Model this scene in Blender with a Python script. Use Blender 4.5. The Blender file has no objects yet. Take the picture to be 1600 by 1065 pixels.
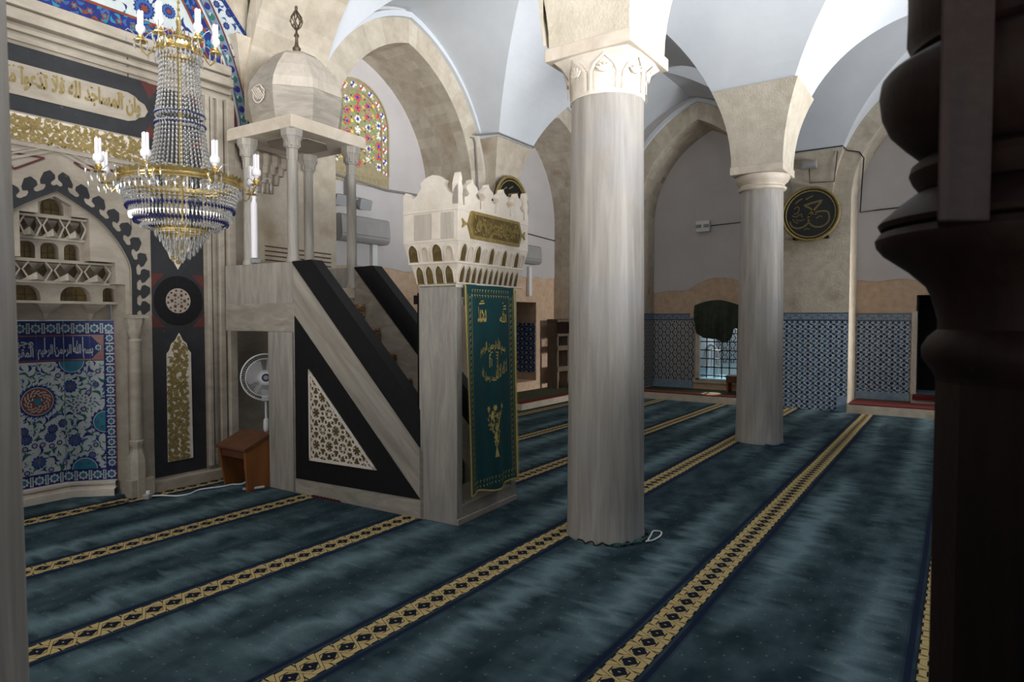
import bpy, bmesh, math, random
from mathutils import Vector, Matrix
PI=math.pi
rnd=random.Random(7)
C=bpy.context.scene.collection
sc=bpy.context.scene

# ------------------------------------------------------------------ materials
def _n(nt,t,**k):
    n=nt.nodes.new(t)
    for a,b in k.items(): setattr(n,a,b)
    return n
def srgb(r,g,b):
    f=lambda c:(c/255/12.92 if c/255<=.04045 else ((c/255+.055)/1.055)**2.4)
    return (f(r),f(g),f(b),1)
def newmat(name):
    m=bpy.data.materials.new(name); m.use_nodes=True
    nt=m.node_tree; b=nt.nodes['Principled BSDF']
    return m,nt,b
def pm(name,c1,c2=None,scale=4,stretch=(1,1,1),rot=None,rough=.7,bump=.0,bscale=None,metal=0,detail=8,spots=None,spec=.4,distort=0.0,lo=.3,hi=.7):
    """noise-mottled surface in object space"""
    m,nt,b=newmat(name); L=nt.links.new
    c1=srgb(*c1); c2=srgb(*c2) if c2 else c1
    tc=_n(nt,'ShaderNodeTexCoord'); mp=_n(nt,'ShaderNodeMapping'); mp.inputs['Scale'].default_value=stretch
    src=tc.outputs['Object']
    if rot:
        m0=_n(nt,'ShaderNodeMapping'); m0.inputs['Rotation'].default_value=rot; L(src,m0.inputs['Vector']); src=m0.outputs[0]
    L(src,mp.inputs['Vector'])
    no=_n(nt,'ShaderNodeTexNoise'); no.inputs['Scale'].default_value=scale; no.inputs['Detail'].default_value=detail
    no.inputs['Roughness'].default_value=.62; no.inputs['Distortion'].default_value=distort
    L(mp.outputs[0],no.inputs['Vector'])
    cr=_n(nt,'ShaderNodeValToRGB'); cr.color_ramp.elements[0].position=lo; cr.color_ramp.elements[1].position=hi
    cr.color_ramp.elements[0].color=c1; cr.color_ramp.elements[1].color=c2
    L(no.outputs['Fac'],cr.inputs['Fac']); col=cr.outputs['Color']
    if spots:
        n2=_n(nt,'ShaderNodeTexNoise'); n2.inputs['Scale'].default_value=spots[1]; n2.inputs['Detail'].default_value=4
        L(tc.outputs['Object'],n2.inputs['Vector'])
        r2=_n(nt,'ShaderNodeValToRGB'); r2.color_ramp.elements[0].position=spots[2]; r2.color_ramp.elements[1].position=spots[3]
        L(n2.outputs['Fac'],r2.inputs['Fac'])
        mx=_n(nt,'ShaderNodeMix',data_type='RGBA'); L(r2.outputs['Color'],mx.inputs['Factor'])
        L(col,mx.inputs['A']); mx.inputs['B'].default_value=srgb(*spots[0]); col=mx.outputs['Result']
    L(col,b.inputs['Base Color'])
    b.inputs['Roughness'].default_value=rough; b.inputs['Metallic'].default_value=metal
    b.inputs['Specular IOR Level'].default_value=spec
    if bump:
        nb=_n(nt,'ShaderNodeTexNoise'); nb.inputs['Scale'].default_value=bscale or 40; nb.inputs['Detail'].default_value=6
        L(tc.outputs['Object'],nb.inputs['Vector'])
        bp=_n(nt,'ShaderNodeBump'); bp.inputs['Strength'].default_value=bump; bp.inputs['Distance'].default_value=.01
        L(nb.outputs['Fac'],bp.inputs['Height']); L(bp.outputs[0],b.inputs['Normal'])
    return m
def emat(name,c,e):
    m=pm(name,c); b=m.node_tree.nodes['Principled BSDF']
    b.inputs['Emission Color'].default_value=srgb(*c); b.inputs['Emission Strength'].default_value=e
    return m
MAT={}
A=MAT
A['column']=pm('column_marble',(136,130,123),(176,169,160),3,(5,5,.35),rough=.45,bump=.15,bscale=30,spots=((150,148,150),1.3,.5,.75),distort=.6)
A['plaster']=pm('white_plaster',(196,200,205),(207,210,214),1.5,rough=.9,bump=.12,bscale=14)
A['wallplaster']=pm('wall_plaster',(190,185,184),(201,196,194),1.5,rough=.9,bump=.12,bscale=14)
A['lime']=pm('limestone',(176,164,146),(200,189,172),7,rough=.9,bump=.5,bscale=45,spots=((160,143,120),2.2,.52,.75))
A['lime2']=pm('limestone_dark',(170,158,140),(194,183,165),7,rough=.9,bump=.5,bscale=45)
A['lime3']=pm('limestone_light',(182,171,153),(205,195,178),7,rough=.9,bump=.5,bscale=45)
A['pink']=pm('pink_stone',(188,158,132),(212,186,160),9,rough=.9,bump=.5,bscale=60)
A['marbles']=pm('slanting_grey_marble',(128,121,111),(170,162,150),2.6,(1,.45,4.5),rot=(-.78,0,0),rough=.5,bump=.12,bscale=50,distort=.7)
A['marble']=pm('grey_marble',(132,125,114),(172,163,151),2.6,(1,1,3.5),rough=.5,bump=.12,bscale=50,distort=1.2)
A['marblev']=pm('grey_marble_upright',(130,125,118),(172,165,155),2.6,(4,4,.5),rough=.5,bump=.12,bscale=50,distort=1.2)
A['marblel']=pm('pale_grey_marble',(172,162,149),(196,186,173),2.6,(4,4,.5),rough=.5,bump=.12,bscale=50,distort=1.2)
A['marblew']=pm('warm_marble',(186,172,154),(212,200,184),4,(1,1,1),rough=.55,bump=.2,bscale=50,distort=.8)
A['mihrab']=pm('mihrab_marble',(148,138,124),(177,167,152),3,(1,1,2.2),rough=.55,bump=.2,bscale=50,distort=1)
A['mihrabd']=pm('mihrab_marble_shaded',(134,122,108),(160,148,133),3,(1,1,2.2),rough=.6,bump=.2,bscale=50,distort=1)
A['crown']=pm('carved_white_marble',(206,194,178),(226,216,203),6,rough=.6,bump=.3,bscale=60)
A['black']=pm('black_stone',(16,15,18),(25,24,27),30,rough=.6,bump=.1,spec=.25)
A['blacki']=pm('black_inlay',(36,37,40),(48,49,53),8,rough=.55,spots=((80,80,80),26,.7,.74))
A['red']=pm('red_porphyry',(74,34,32),(92,46,41),12,rough=.6)
A['gold']=pm('aged_gilding',(122,104,58),(158,138,84),18,rough=.55,metal=.15)
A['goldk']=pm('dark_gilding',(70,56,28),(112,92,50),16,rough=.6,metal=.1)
A['brass']=pm('polished_brass',(206,178,110),(232,208,146),12,rough=.2,metal=.8)
A['goldthread']=pm('gold_thread',(186,166,84),(210,190,110),60,rough=.6)
A['silk']=pm('green_silk',(8,60,64),(10,68,72),20,(1,1,.2),rough=.65,bump=.15,bscale=80)
A['silkd']=pm('green_silk_lining',(10,48,50),(12,56,58),20,rough=.7)
A['wood']=pm('brown_wood',(112,66,30),(150,94,48),4,(1,1,.15) ,rough=.45,bump=.1,bscale=60,distort=.5)
A['woodd']=pm('worn_brown_wood',(76,46,30),(106,68,46),5,rough=.5)
A['darkwood']=pm('dark_carved_wood',(20,12,10),(32,20,17),5,(6,6,.6),rough=.6,bump=.15,bscale=40,spec=.10)
A['shelfwood']=pm('grey_brown_wood',(84,72,60),(112,97,82),5,(4,4,.5),rough=.7)
A['white']=pm('white_plastic',(222,222,222),(230,230,230),3,rough=.4)
A['grey']=pm('grey_plastic',(150,150,152),(160,160,162),3,rough=.5)
A['acgrey']=pm('grey_metal_cover',(150,148,146),(164,162,160),3,rough=.5)
A['navy']=pm('navy_plastic',(40,52,84),(46,58,92),3,rough=.4)
A['wire']=pm('black_cable',(20,22,22),(26,28,28),5,rough=.6)
A['conduit']=pm('grey_conduit',(118,116,114),(134,132,130),5,rough=.6)
A['curtain']=pm('dark_green_cloth',(46,52,41),(64,70,56),12,rough=.9,bump=.2,bscale=90)
A['rugr']=pm('red_rug',(76,16,16),(100,25,23),40,rough=1,bump=.4,bscale=200)
A['rugg']=pm('green_rug',(44,50,26),(70,74,40),30,rough=1,bump=.4,bscale=200)
A['tw']=pm('tile_white_glaze',(168,176,176),(188,194,192),6,rough=.5,spec=.25)
A['tb']=pm('tile_cobalt_glaze',(26,36,92),(36,50,116),9,rough=.5,spec=.25)
A['tbl']=pm('tile_mid_blue_glaze',(44,74,124),(58,92,146),9,rough=.5,spec=.25)
A['tq']=pm('tile_turquoise_glaze',(34,104,130),(52,126,148),9,rough=.5,spec=.25)
A['tg']=pm('tile_green_glaze',(36,84,76),(52,104,94),9,rough=.5,spec=.25)
A['tr']=pm('tile_red_glaze',(106,52,36),(130,68,48),9,rough=.3)
A['tgy']=pm('tile_grey_blue_glaze',(96,112,130),(118,134,150),9,rough=.3)
A['tk']=pm('tile_dark_line',(38,40,52),(48,50,62),9,rough=.3)
A['dado']=pm('tile_pale_blue_ground',(120,140,160),(146,164,180),14,rough=.3)
A['recess']=pm('tile_pale_ground',(176,174,170),(192,190,186),14,rough=.3)
A['dark']=pm('dark_void',(10,10,11),(14,14,15),5,rough=.9)
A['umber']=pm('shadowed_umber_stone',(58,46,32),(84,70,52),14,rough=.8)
A['bronze']=pm('old_bronze',(74,64,48),(100,88,68),14,rough=.5,metal=.5)
A['reveal']=pm('pale_reveal',(176,182,186),(190,195,198),5,rough=.8)
A['glowfloor']=emat('glowing_paving',(150,190,205),.55)  # paving glows by itself, sunlight put into its colour
A['bulb']=pm('white_glass_lamp',(236,232,236),(246,242,246),3,rough=.2)
A['roundel']=pm('black_board',(14,17,16),(20,24,22),20,rough=.5)
A['oldgold']=pm('old_gold_paint',(98,84,44),(120,104,60),30,rough=.6)
for k,c in dict(gr=(206,64,60),gb=(58,62,176),gg=(112,172,76),gy=(226,192,84),gw=(226,224,214)).items(): A[k]=emat('stained_glass_'+k,c,.22)  # panes glow faintly in place of daylight from behind
A['lattice']=pm('stucco_tracery',(158,144,112),(178,164,132),20,rough=.9,bump=.4,bscale=80)
# fan guard: clear haze of wires
def crystal():
    m,nt,b=newmat('cut_crystal'); 
    b.inputs['Base Color'].default_value=(.82,.82,.8,1); b.inputs['Roughness'].default_value=.06
    b.inputs['Transmission Weight'].default_value=.72; b.inputs['IOR'].default_value=1.5
    b.inputs['Specular IOR Level'].default_value=.9
    return m
A['crystal']=crystal()
A['bluecrystal']=pm('blue_crystal',(24,28,70),(34,40,92),5,rough=.08,spec=.9)
def clear():
    m,nt,b=newmat('clear_plastic_haze')
    b.inputs['Base Color'].default_value=(.75,.76,.78,1); b.inputs['Alpha'].default_value=.4; b.inputs['Roughness'].default_value=.4
    return m
A['haze']=clear()
def runner():
    m,nt,b=newmat('persian_runner'); L=nt.links.new
    tc=_n(nt,'ShaderNodeTexCoord'); v=_n(nt,'ShaderNodeTexVoronoi'); v.inputs['Scale'].default_value=16
    L(tc.outputs['Object'],v.inputs['Vector'])
    cr=_n(nt,'ShaderNodeValToRGB'); e=cr.color_ramp.elements
    e[0].color=srgb(150,112,84); e[0].position=.15; e[1].color=srgb(84,50,36); e[1].position=.42
    x=e.new(.6); x.color=srgb(166,140,104); x=e.new(.75); x.color=srgb(70,46,34)
    L(v.outputs['Distance'],cr.inputs['Fac']); L(cr.outputs[0],b.inputs['Base Color']); b.inputs['Roughness'].default_value=1
    return m
A['runner']=runner()
def carpet():
    m,nt,b=newmat('teal_prayer_carpet'); L=nt.links.new
    def M(op,a,c=None,d=None,clamp=False):
        n=_n(nt,'ShaderNodeMath',operation=op); n.use_clamp=clamp
        for i,v in enumerate((a,c,d)):
            if v is None: continue
            if isinstance(v,(int,float)): n.inputs[i].default_value=v
            else: L(v,n.inputs[i])
        return n.outputs[0]
    def mix(f,a,c):
        n=_n(nt,'ShaderNodeMix',data_type='RGBA'); L(f,n.inputs['Factor'])
        for s,v in (('A',a),('B',c)):
            if isinstance(v,tuple): n.inputs[s].default_value=v
            else: L(v,n.inputs[s])
        return n.outputs['Result']
    tc=_n(nt,'ShaderNodeTexCoord'); sx=_n(nt,'ShaderNodeSeparateXYZ'); L(tc.outputs['Object'],sx.inputs[0])
    X,Y=sx.outputs[0],sx.outputs[1]
    k=M('DIVIDE',M('SUBTRACT',Y,.045),1.19)
    wob=_n(nt,'ShaderNodeTexNoise'); wob.inputs['Scale'].default_value=1.1; wob.inputs['Detail'].default_value=2; L(tc.outputs['Object'],wob.inputs['Vector'])
    v=M('MULTIPLY',M('SUBTRACT',M('FRACT',M('ADD',k,.5)),.5),1.19)
    v=M('ADD',v,M('MULTIPLY',M('SUBTRACT',wob.outputs['Fac'],.5),.02))
    av=M('ABSOLUTE',v)
    # pile brushing: streaks across and along
    def noise(sx_,sy_,sc_,det=5,dist=0.):
        mp=_n(nt,'ShaderNodeMapping'); mp.inputs['Scale'].default_value=(sx_,sy_,1); L(tc.outputs['Object'],mp.inputs[0])
        n=_n(nt,'ShaderNodeTexNoise'); n.inputs['Scale'].default_value=sc_; n.inputs['Detail'].default_value=det; n.inputs['Distortion'].default_value=dist
        L(mp.outputs[0],n.inputs['Vector']); return n.outputs['Fac']
    jag=noise(6,1.0,1.6,7,.3); big=noise(.35,1.5,1.1,3,.4); fine=noise(1,1,160,2); mid=noise(1,1.5,3.2,5)
    # lane-wise brightness: paler brushed lane in the middle of each row
    lane=M('SUBTRACT',1.0,M('DIVIDE',M('ABSOLUTE',M('SUBTRACT',av,M('ADD',.33,M('MULTIPLY',M('SUBTRACT',jag,.5),.42)))),.17),None,True)
    lane=M('MULTIPLY',lane,M('MULTIPLY',M('SUBTRACT',big,.36),5.0,None,True))
    f=M('ADD',M('MULTIPLY',lane,.95),M('MULTIPLY',M('SUBTRACT',mid,.36),.95),None,True)
    base=mix(f,srgb(29,46,53),srgb(94,115,121))
    base=mix(M('MULTIPLY',M('SUBTRACT',fine,.45),1.4,None,True),base,srgb(24,37,43))
    # tiny woven dots
    du=M('SUBTRACT',M('FRACT',M('MULTIPLY',X,9)),.5); dv=M('SUBTRACT',M('FRACT',M('ADD',M('MULTIPLY',Y,9),M('MULTIPLY',M('FLOOR',M('MULTIPLY',X,9)),.5))),.5)
    dd=M('ADD',M('MULTIPLY',du,du),M('MULTIPLY',dv,dv))
    base=mix(M('MULTIPLY',M('LESS_THAN',dd,.003),.32),base,srgb(140,135,105))
    # interlaced ornament in the stripe
    P=.22; t=M('DIVIDE',X,P); hw=.088
    q=M('DIVIDE',v,hw)
    tri=M('SUBTRACT',M('MULTIPLY',M('ABSOLUTE',M('SUBTRACT',M('FRACT',t),.5)),4),1)      # -1..1
    w=M('MAXIMUM',M('MINIMUM',M('MULTIPLY',tri,1.25),.70),-.70)
    d1=M('ABSOLUTE',M('SUBTRACT',q,w)); d2=M('ABSOLUTE',M('ADD',q,w))
    b1=M('LESS_THAN',d1,.17); b2=M('LESS_THAN',d2,.17)
    o1=M('LESS_THAN',d1,.25); o2=M('LESS_THAN',d2,.25)
    beige=srgb(172,152,104); navy=srgb(20,26,38)
    aq=M('ABSOLUTE',q)
    inner=M('LESS_THAN',M('ADD',aq,M('MULTIPLY',M('SUBTRACT',1.0,M('ABSOLUTE',tri)),.5)),.48)
    cut=M('MULTIPLY',M('GREATER_THAN',aq,.55),M('LESS_THAN',M('ABSOLUTE',M('ADD',tri,M('MULTIPLY',M('SIGN',q),.30))),.07))
    s=mix(inner,beige,navy)
    s=mix(o2,s,navy); s=mix(b2,s,beige); s=mix(o1,s,navy); s=mix(b1,s,beige)
    s=mix(cut,s,navy)
    s=mix(M('MULTIPLY',M('LESS_THAN',aq,.07),M('GREATER_THAN',M('ABSOLUTE',tri),.93)),s,beige)
    s=mix(M('GREATER_THAN',aq,.95),s,navy)
    instripe=M('LESS_THAN',av,hw)
    border=M('MULTIPLY',M('LESS_THAN',av,.145),M('ADD',.35,M('MULTIPLY',M('LESS_THAN',M('ABSOLUTE',M('SUBTRACT',av,.118)),.014),.6)))
    base=mix(border,base,srgb(20,28,48))
    col=mix(instripe,base,s)
    L(col,b.inputs['Base Color']); b.inputs['Roughness'].default_value=1; b.inputs['Specular IOR Level'].default_value=.1
    bp=_n(nt,'ShaderNodeBump'); bp.inputs['Strength'].default_value=.35; bp.inputs['Distance'].default_value=.006
    L(fine,bp.inputs['Height']); L(bp.outputs[0],b.inputs['Normal'])
    return m
A['carpet']=carpet()

# ------------------------------------------------------------------ mesh helpers
class MB:
    def __init__(s): s.v=[];s.f=[];s.m=[]
    def add(s,vs,fs,m=0):
        o=len(s.v); s.v+= [tuple(p) for p in vs]
        for f in fs: s.f.append([i+o for i in f]); s.m.append(m)
        return s
    def box(s,x0,x1,y0,y1,z0,z1,m=0):
        return s.add([(x,y,z) for z in(z0,z1) for y in(y0,y1) for x in(x0,x1)],[(0,2,3,1),(4,5,7,6),(0,1,5,4),(2,6,7,3),(0,4,6,2),(1,3,7,5)],m)
    def hexa(s,b,t,m=0):
        """b,t: two loops of 4 points"""
        return s.loft([b,t],m,True)
    def loft(s,loops,m=0,cap=True):
        n=len(loops[0]); vs=[p for l in loops for p in l]; fs=[]
        for i in range(len(loops)-1):
            for j in range(n): fs.append((i*n+j,i*n+(j+1)%n,(i+1)*n+(j+1)%n,(i+1)*n+j))
        if cap: fs.append(tuple(reversed(range(n)))); fs.append(tuple((len(loops)-1)*n+j for j in range(n)))
        return s.add(vs,fs,m)
    def lathe(s,prof,cx=0,cy=0,n=32,m=0,a0=0,cap=True,sq=1.0):
        loops=[[(cx+r*math.cos(a0+2*PI*j/n),cy+sq*r*math.sin(a0+2*PI*j/n),z) for j in range(n)] for r,z in prof]
        return s.loft(loops,m,cap)
    def tube(s,pts,r,n=6,m=0,closed=False):
        pts=[Vector(p) for p in pts]; loops=[]; N=len(pts); up=Vector((0,0,1)); prev=None
        for i,p in enumerate(pts):
            a=pts[(i-1)%N] if closed else pts[max(i-1,0)]; b=pts[(i+1)%N] if closed else pts[min(i+1,N-1)]
            t=(b-a).normalized()
            u=prev if prev is not None else (up if abs(t.z)<.9 else Vector((1,0,0)))
            u=(u-t*u.dot(t)); 
            if u.length<1e-5: u=t.orthogonal()
            u.normalize(); w=t.cross(u); prev=u
            rr=r[i] if isinstance(r,(list,tuple)) else r
            loops.append([tuple(p+(u*math.cos(2*PI*j/n)+w*math.sin(2*PI*j/n))*rr) for j in range(n)])
        if closed: loops.append(loops[0]); return s.loft(loops,m,False)
        return s.loft(loops,m,True)
    def prism(s,poly,T,d0,d1,m=0,msid=None):
        """poly 2D (u,v), T(u,v,d)->xyz"""
        n=len(poly); vs=[T(u,v,d0) for u,v in poly]+[T(u,v,d1) for u,v in poly]
        s.add(vs,[tuple(range(n)),tuple(reversed(range(n,2*n)))],m)
        s.add(vs,[(j,(j+1)%n,n+(j+1)%n,n+j) for j in range(n)],m if msid is None else msid)
        return s
    def poly(s,pts,T,d=0,m=0): return s.add([T(u,v,d) for u,v in pts],[tuple(range(len(pts)))],m)
    def build(s,name,mats,parent=None,smooth=False,bevel=0,ang=40,fix=True):
        me=bpy.data.meshes.new(name); me.from_pydata(s.v,[],s.f)
        for k in ([mats] if isinstance(mats,str) else mats): me.materials.append(A[k])
        for p,i in zip(me.polygons,s.m): p.material_index=i
        if fix:
            bm=bmesh.new(); bm.from_mesh(me); bmesh.ops.recalc_face_normals(bm,faces=bm.faces); bm.to_mesh(me); bm.free()
        if smooth:
            for p in me.polygons: p.use_smooth=True
            me.set_sharp_from_angle(angle=math.radians(ang))
        o=bpy.data.objects.new(name,me); C.objects.link(o)
        if parent: o.parent=parent
        if bevel:
            b=o.modifiers.new('b','BEVEL'); b.width=bevel; b.segments=2; b.limit_method='ANGLE'
        return o
def tag(o,label=None,cat=None,group=None,kind=None):
    if label: o['label']=label
    if cat: o['category']=cat
    if group: o['group']=group
    if kind: o['kind']=kind
    return o
def thing(name,label,cat,loc=(0,0,0),rz=0,group=None):
    o=bpy.data.objects.new(name,None); C.objects.link(o); o.location=loc; o.rotation_euler=(0,0,rz)
    o.empty_display_size=.1
    return tag(o,label,cat,group)
def dup(o,parent=None):
    c=o.copy(); C.objects.link(c)
    if parent: c.parent=parent
    for ch in list(o.children): dup(ch,c)
    return c
def struct(o): o['kind']='structure'; return o
def circ(cu,cv,r,n=20,a0=0,sq=1): return [(cu+r*math.cos(a0+2*PI*i/n),cv+sq*r*math.sin(a0+2*PI*i/n)) for i in range(n)]
def star(cu,cv,r1,r2,n,a0=0):
    return [(cu+(r1 if i%2==0 else r2)*math.cos(a0+PI*i/n),cv+(r1 if i%2==0 else r2)*math.sin(a0+PI*i/n)) for i in range(2*n)]
def leaf(u,v,l,w,a,bend=.25):
    """curved serrate leaf as one polygon"""
    up=[];lo=[]
    for i in range(9):
        t=i/8; x=t*l; y=bend*l*math.sin(PI*t); h=w*math.sin(PI*t**.75)*.5
        up.append((x,y+h)); lo.append((x,y-h))
    p=up+lo[::-1][1:-1]; ca,sa=math.cos(a),math.sin(a)
    return [(u+x*ca-y*sa,v+x*sa+y*ca) for x,y in p]
def ribbon(mb,pts,w,T,d,m,taper=False):
    n=len(pts)
    L=[];R=[]
    for i,(x,y) in enumerate(pts):
        a=pts[max(i-1,0)];b=pts[min(i+1,n-1)]; dx,dy=b[0]-a[0],b[1]-a[1]; q=math.hypot(dx,dy) or 1
        ww=w*.5*((.35+.65*math.sin(PI*(i+.5)/n)) if taper else 1)
        L.append((x-dy/q*ww,y+dx/q*ww)); R.append((x+dy/q*ww,y-dx/q*ww))
    vs=[T(u,v,d) for u,v in L+R]
    mb.add(vs,[(i,i+1,n+i+1,n+i) for i in range(n-1)],m)
def arcpts(cu,cv,r,a0,a1,n=10,sq=1): return [(cu+r*math.cos(a0+(a1-a0)*i/n),cv+sq*r*math.sin(a0+(a1-a0)*i/n)) for i in range(n+1)]
def inside(p,poly):
    x,y=p;c=False;j=len(poly)-1
    for i in range(len(poly)):
        xi,yi=poly[i];xj,yj=poly[j]
        if (yi>y)!=(yj>y) and x<(xj-xi)*(y-yi)/(yj-yi)+xi: c=not c
        j=i
    return c
def strip(mb,a,b,m=0,T=None,mats=None):
    """quad strip between two equal point lists (3D)"""
    n=len(a)
    for i in range(n-1):
        mb.add([a[i],a[i+1],b[i+1],b[i]],[(0,1,2,3)],mats[i] if mats else m)
# Arabic lettering
_AR={}
for ch,cp,k in [('ا',0xFE8D,2),('ب',0xFE8F,4),('ة',0xFE93,2),('ت',0xFE95,4),('ث',0xFE99,4),('ج',0xFE9D,4),('ح',0xFEA1,4),('خ',0xFEA5,4),('د',0xFEA9,2),('ذ',0xFEAB,2),('ر',0xFEAD,2),('ز',0xFEAF,2),('س',0xFEB1,4),('ش',0xFEB5,4),('ص',0xFEB9,4),('ض',0xFEBD,4),('ط',0xFEC1,4),('ع',0xFEC9,4),('غ',0xFECD,4),('ف',0xFED1,4),('ق',0xFED5,4),('ك',0xFED9,4),('ل',0xFEDD,4),('م',0xFEE1,4),('ن',0xFEE5,4),('ه',0xFEE9,4),('و',0xFEED,2),('ى',0xFEEF,2),('ي',0xFEF1,4)]:
    _AR[ch]=(cp,k)
def shape(txt):
    out=[]
    for w in txt.split(' '):
        if w=='الله': out.append(chr(0xFDF2)); continue
        g=[];i=0
        while i<len(w):
            if w[i]=='ل' and i+1<len(w) and w[i+1]=='ا': g.append((0xFEFB,2)); i+=2
            else: g.append(_AR[w[i]]); i+=1
        s='';prevjoin=False
        for j,(cp,k) in enumerate(g):
            nxt=j+1<len(g)
            if k==4:
                form=(3 if prevjoin and nxt else 1 if prevjoin else 2 if nxt else 0); prevjoin=nxt
            else: form=1 if prevjoin else 0; prevjoin=False
            s+=chr(cp+form)
        out.append(s)
    return ' '.join(out)[::-1]
_tc={}
def text2d(txt,bold=.012):
    if (txt,bold) in _tc: return _tc[(txt,bold)]
    c=bpy.data.curves.new('t','FONT'); c.body=shape(txt); c.resolution_u=2; c.offset=bold
    o=bpy.data.objects.new('t',c); C.objects.link(o); m=o.to_mesh()
    vs=[(v.co.x,v.co.y) for v in m.vertices]; fs=[tuple(p.vertices) for p in m.polygons]; o.to_mesh_clear()
    bpy.data.objects.remove(o); bpy.data.curves.remove(c)
    x0=min(v[0] for v in vs);x1=max(v[0] for v in vs);y0=min(v[1] for v in vs);y1=max(v[1] for v in vs)
    vs=[((x-x0)/(x1-x0),(y-y0)/(y1-y0)) for x,y in vs]
    _tc[(txt,bold)]=(vs,fs); return vs,fs
def text(mb,txt,u0,u1,v0,v1,T,d,m,warp=None,bold=.012):
    vs,fs=text2d(txt,bold)
    pts=[]
    for a,b in vs:
        u,v=u0+(u1-u0)*a,v0+(v1-v0)*b
        if warp: u,v=warp(u,v)
        pts.append(T(u,v,d))
    mb.add(pts,fs,m)
# ------------------------------------------------------------------ arch geometry
ZS,RISE=3.55,2.28
def g(q,rise=RISE,w=1.875):
    """intrados height above the springing, q = |offset| / half span"""
    R=(w*w+rise*rise)/(2*w); x=(q*w)-(w-R)
    return math.sqrt(max(R*R-x*x,0))
def ginv(h,rise=RISE,w=1.875):
    R=(w*w+rise*rise)/(2*w); return (math.sqrt(R*R-h*h)+w-R)/w
def arch(c,half,zs,rise,n=16):
    R=(half*half+rise*rise)/(2*half); a1=math.atan2(rise,R-half); out=[]
    for i in range(n+1):
        a=a1*i/n; out.append((c-half+R-R*math.cos(a),zs+R*math.sin(a)))
    return out+[(2*c-u,v) for u,v in out[::-1][1:]]

# ------------------------------------------------------------------ setting: floor and vaults
mb=MB(); mb.box(-3.5,14.5,-6.6,8.2,-.1,0); struct(mb.build('floor','carpet'))
COLX=[.35,4.38,8.75]; HB=.31
XB=[(COLX[0]+HB,COLX[1]-HB),(COLX[1]+HB,COLX[2]-HB),(COLX[2]+HB,12.25)]
YB=[(-2.2+HB,2.15-HB),(2.15+HB,6.15)]
Z1=.9                                   # stone haunch height above the springing
def webs(mb,ix,iy):
    x0,x1=XB[ix];y0,y1=YB[iy]; xc,yc=(x0+x1)/2,(y0+y1)/2; a,b=(x1-x0)/2,(y1-y0)/2
    qs=[ginv(Z1)*i/22 for i in range(23)]
    # generator ends: reach half the pier width into the transverse arches
    ex0=x0-HB*1.0 if ix>0 else x0-HB; ex1=x1+(HB if ix<2 else .12)
    ey0=y0-HB; ey1=y1+(HB if iy==0 else .22)
    for sgn in (1,-1):
        for e,axis in ((ex1,0),(ex0,1),(ey1,2),(ey0,3)):
            P=[];Q=[]
            for q in qs:
                z=ZS+g(q)
                if axis<2:
                    sx=1 if axis==0 else -1
                    P.append((xc+sx*a*q,yc+sgn*b*q,z)); Q.append((e,yc+sgn*b*q,z))
                else:
                    sy=1 if axis==2 else -1
                    P.append((xc+sgn*a*q,yc+sy*b*q,z)); Q.append((xc+sgn*a*q,e,z))
            strip(mb,P,Q)
mb=MB()
for ix,iy in ((0,0),(1,0),(2,0),(1,1),(2,1)): webs(mb,ix,iy)
o=mb.build('ceiling','plaster',smooth=True,ang=25); struct(o)
# closed roof over everything and the prayer-niche bay's dome
mb=MB(); mb.box(-3.5,14.5,-2.6,8.4,6.6,6.7)
mb.lathe([(3.2*math.cos(t),6.7+2.2*math.sin(t)) for t in [i*PI/16 for i in range(8)]],2.3,4.2,32,0,cap=False)
mb=MB(); mb.box(-3.5,14.5,-2.6,8.4,6.35,6.45)
struct(mb.build('ceiling_roof','plaster'))
# stone transverse arch between niche bay and side bay
mb=MB(); pts=[(4.305+1.82*s*q,ZS+g(q)*.985) for s,q in [(1,1-i/24) for i in range(24)]+[(-1,i/24) for i in range(25)]]
top=[(y,z+.45) for y,z in pts]
for i in range(len(pts)-1):
    (ya,za),(yb,zb)=pts[i],pts[i+1]; k=rnd.randrange(3)
    for (x0,x1) in ((3.98,4.45),(4.45,4.9)):
        mb.add([(x0,ya,za),(x1,ya,za),(x1,yb,zb),(x0,yb,zb)],[(0,1,2,3)],(k+(x0>4))%3)
    for x in (3.98,4.9): mb.add([(x,ya,za),(x,yb,zb),(x,yb,zb+.5),(x,ya,za+.5)],[(0,1,2,3)],k)
struct(mb.build('trim_1',['lime','lime2','lime3']))

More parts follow.
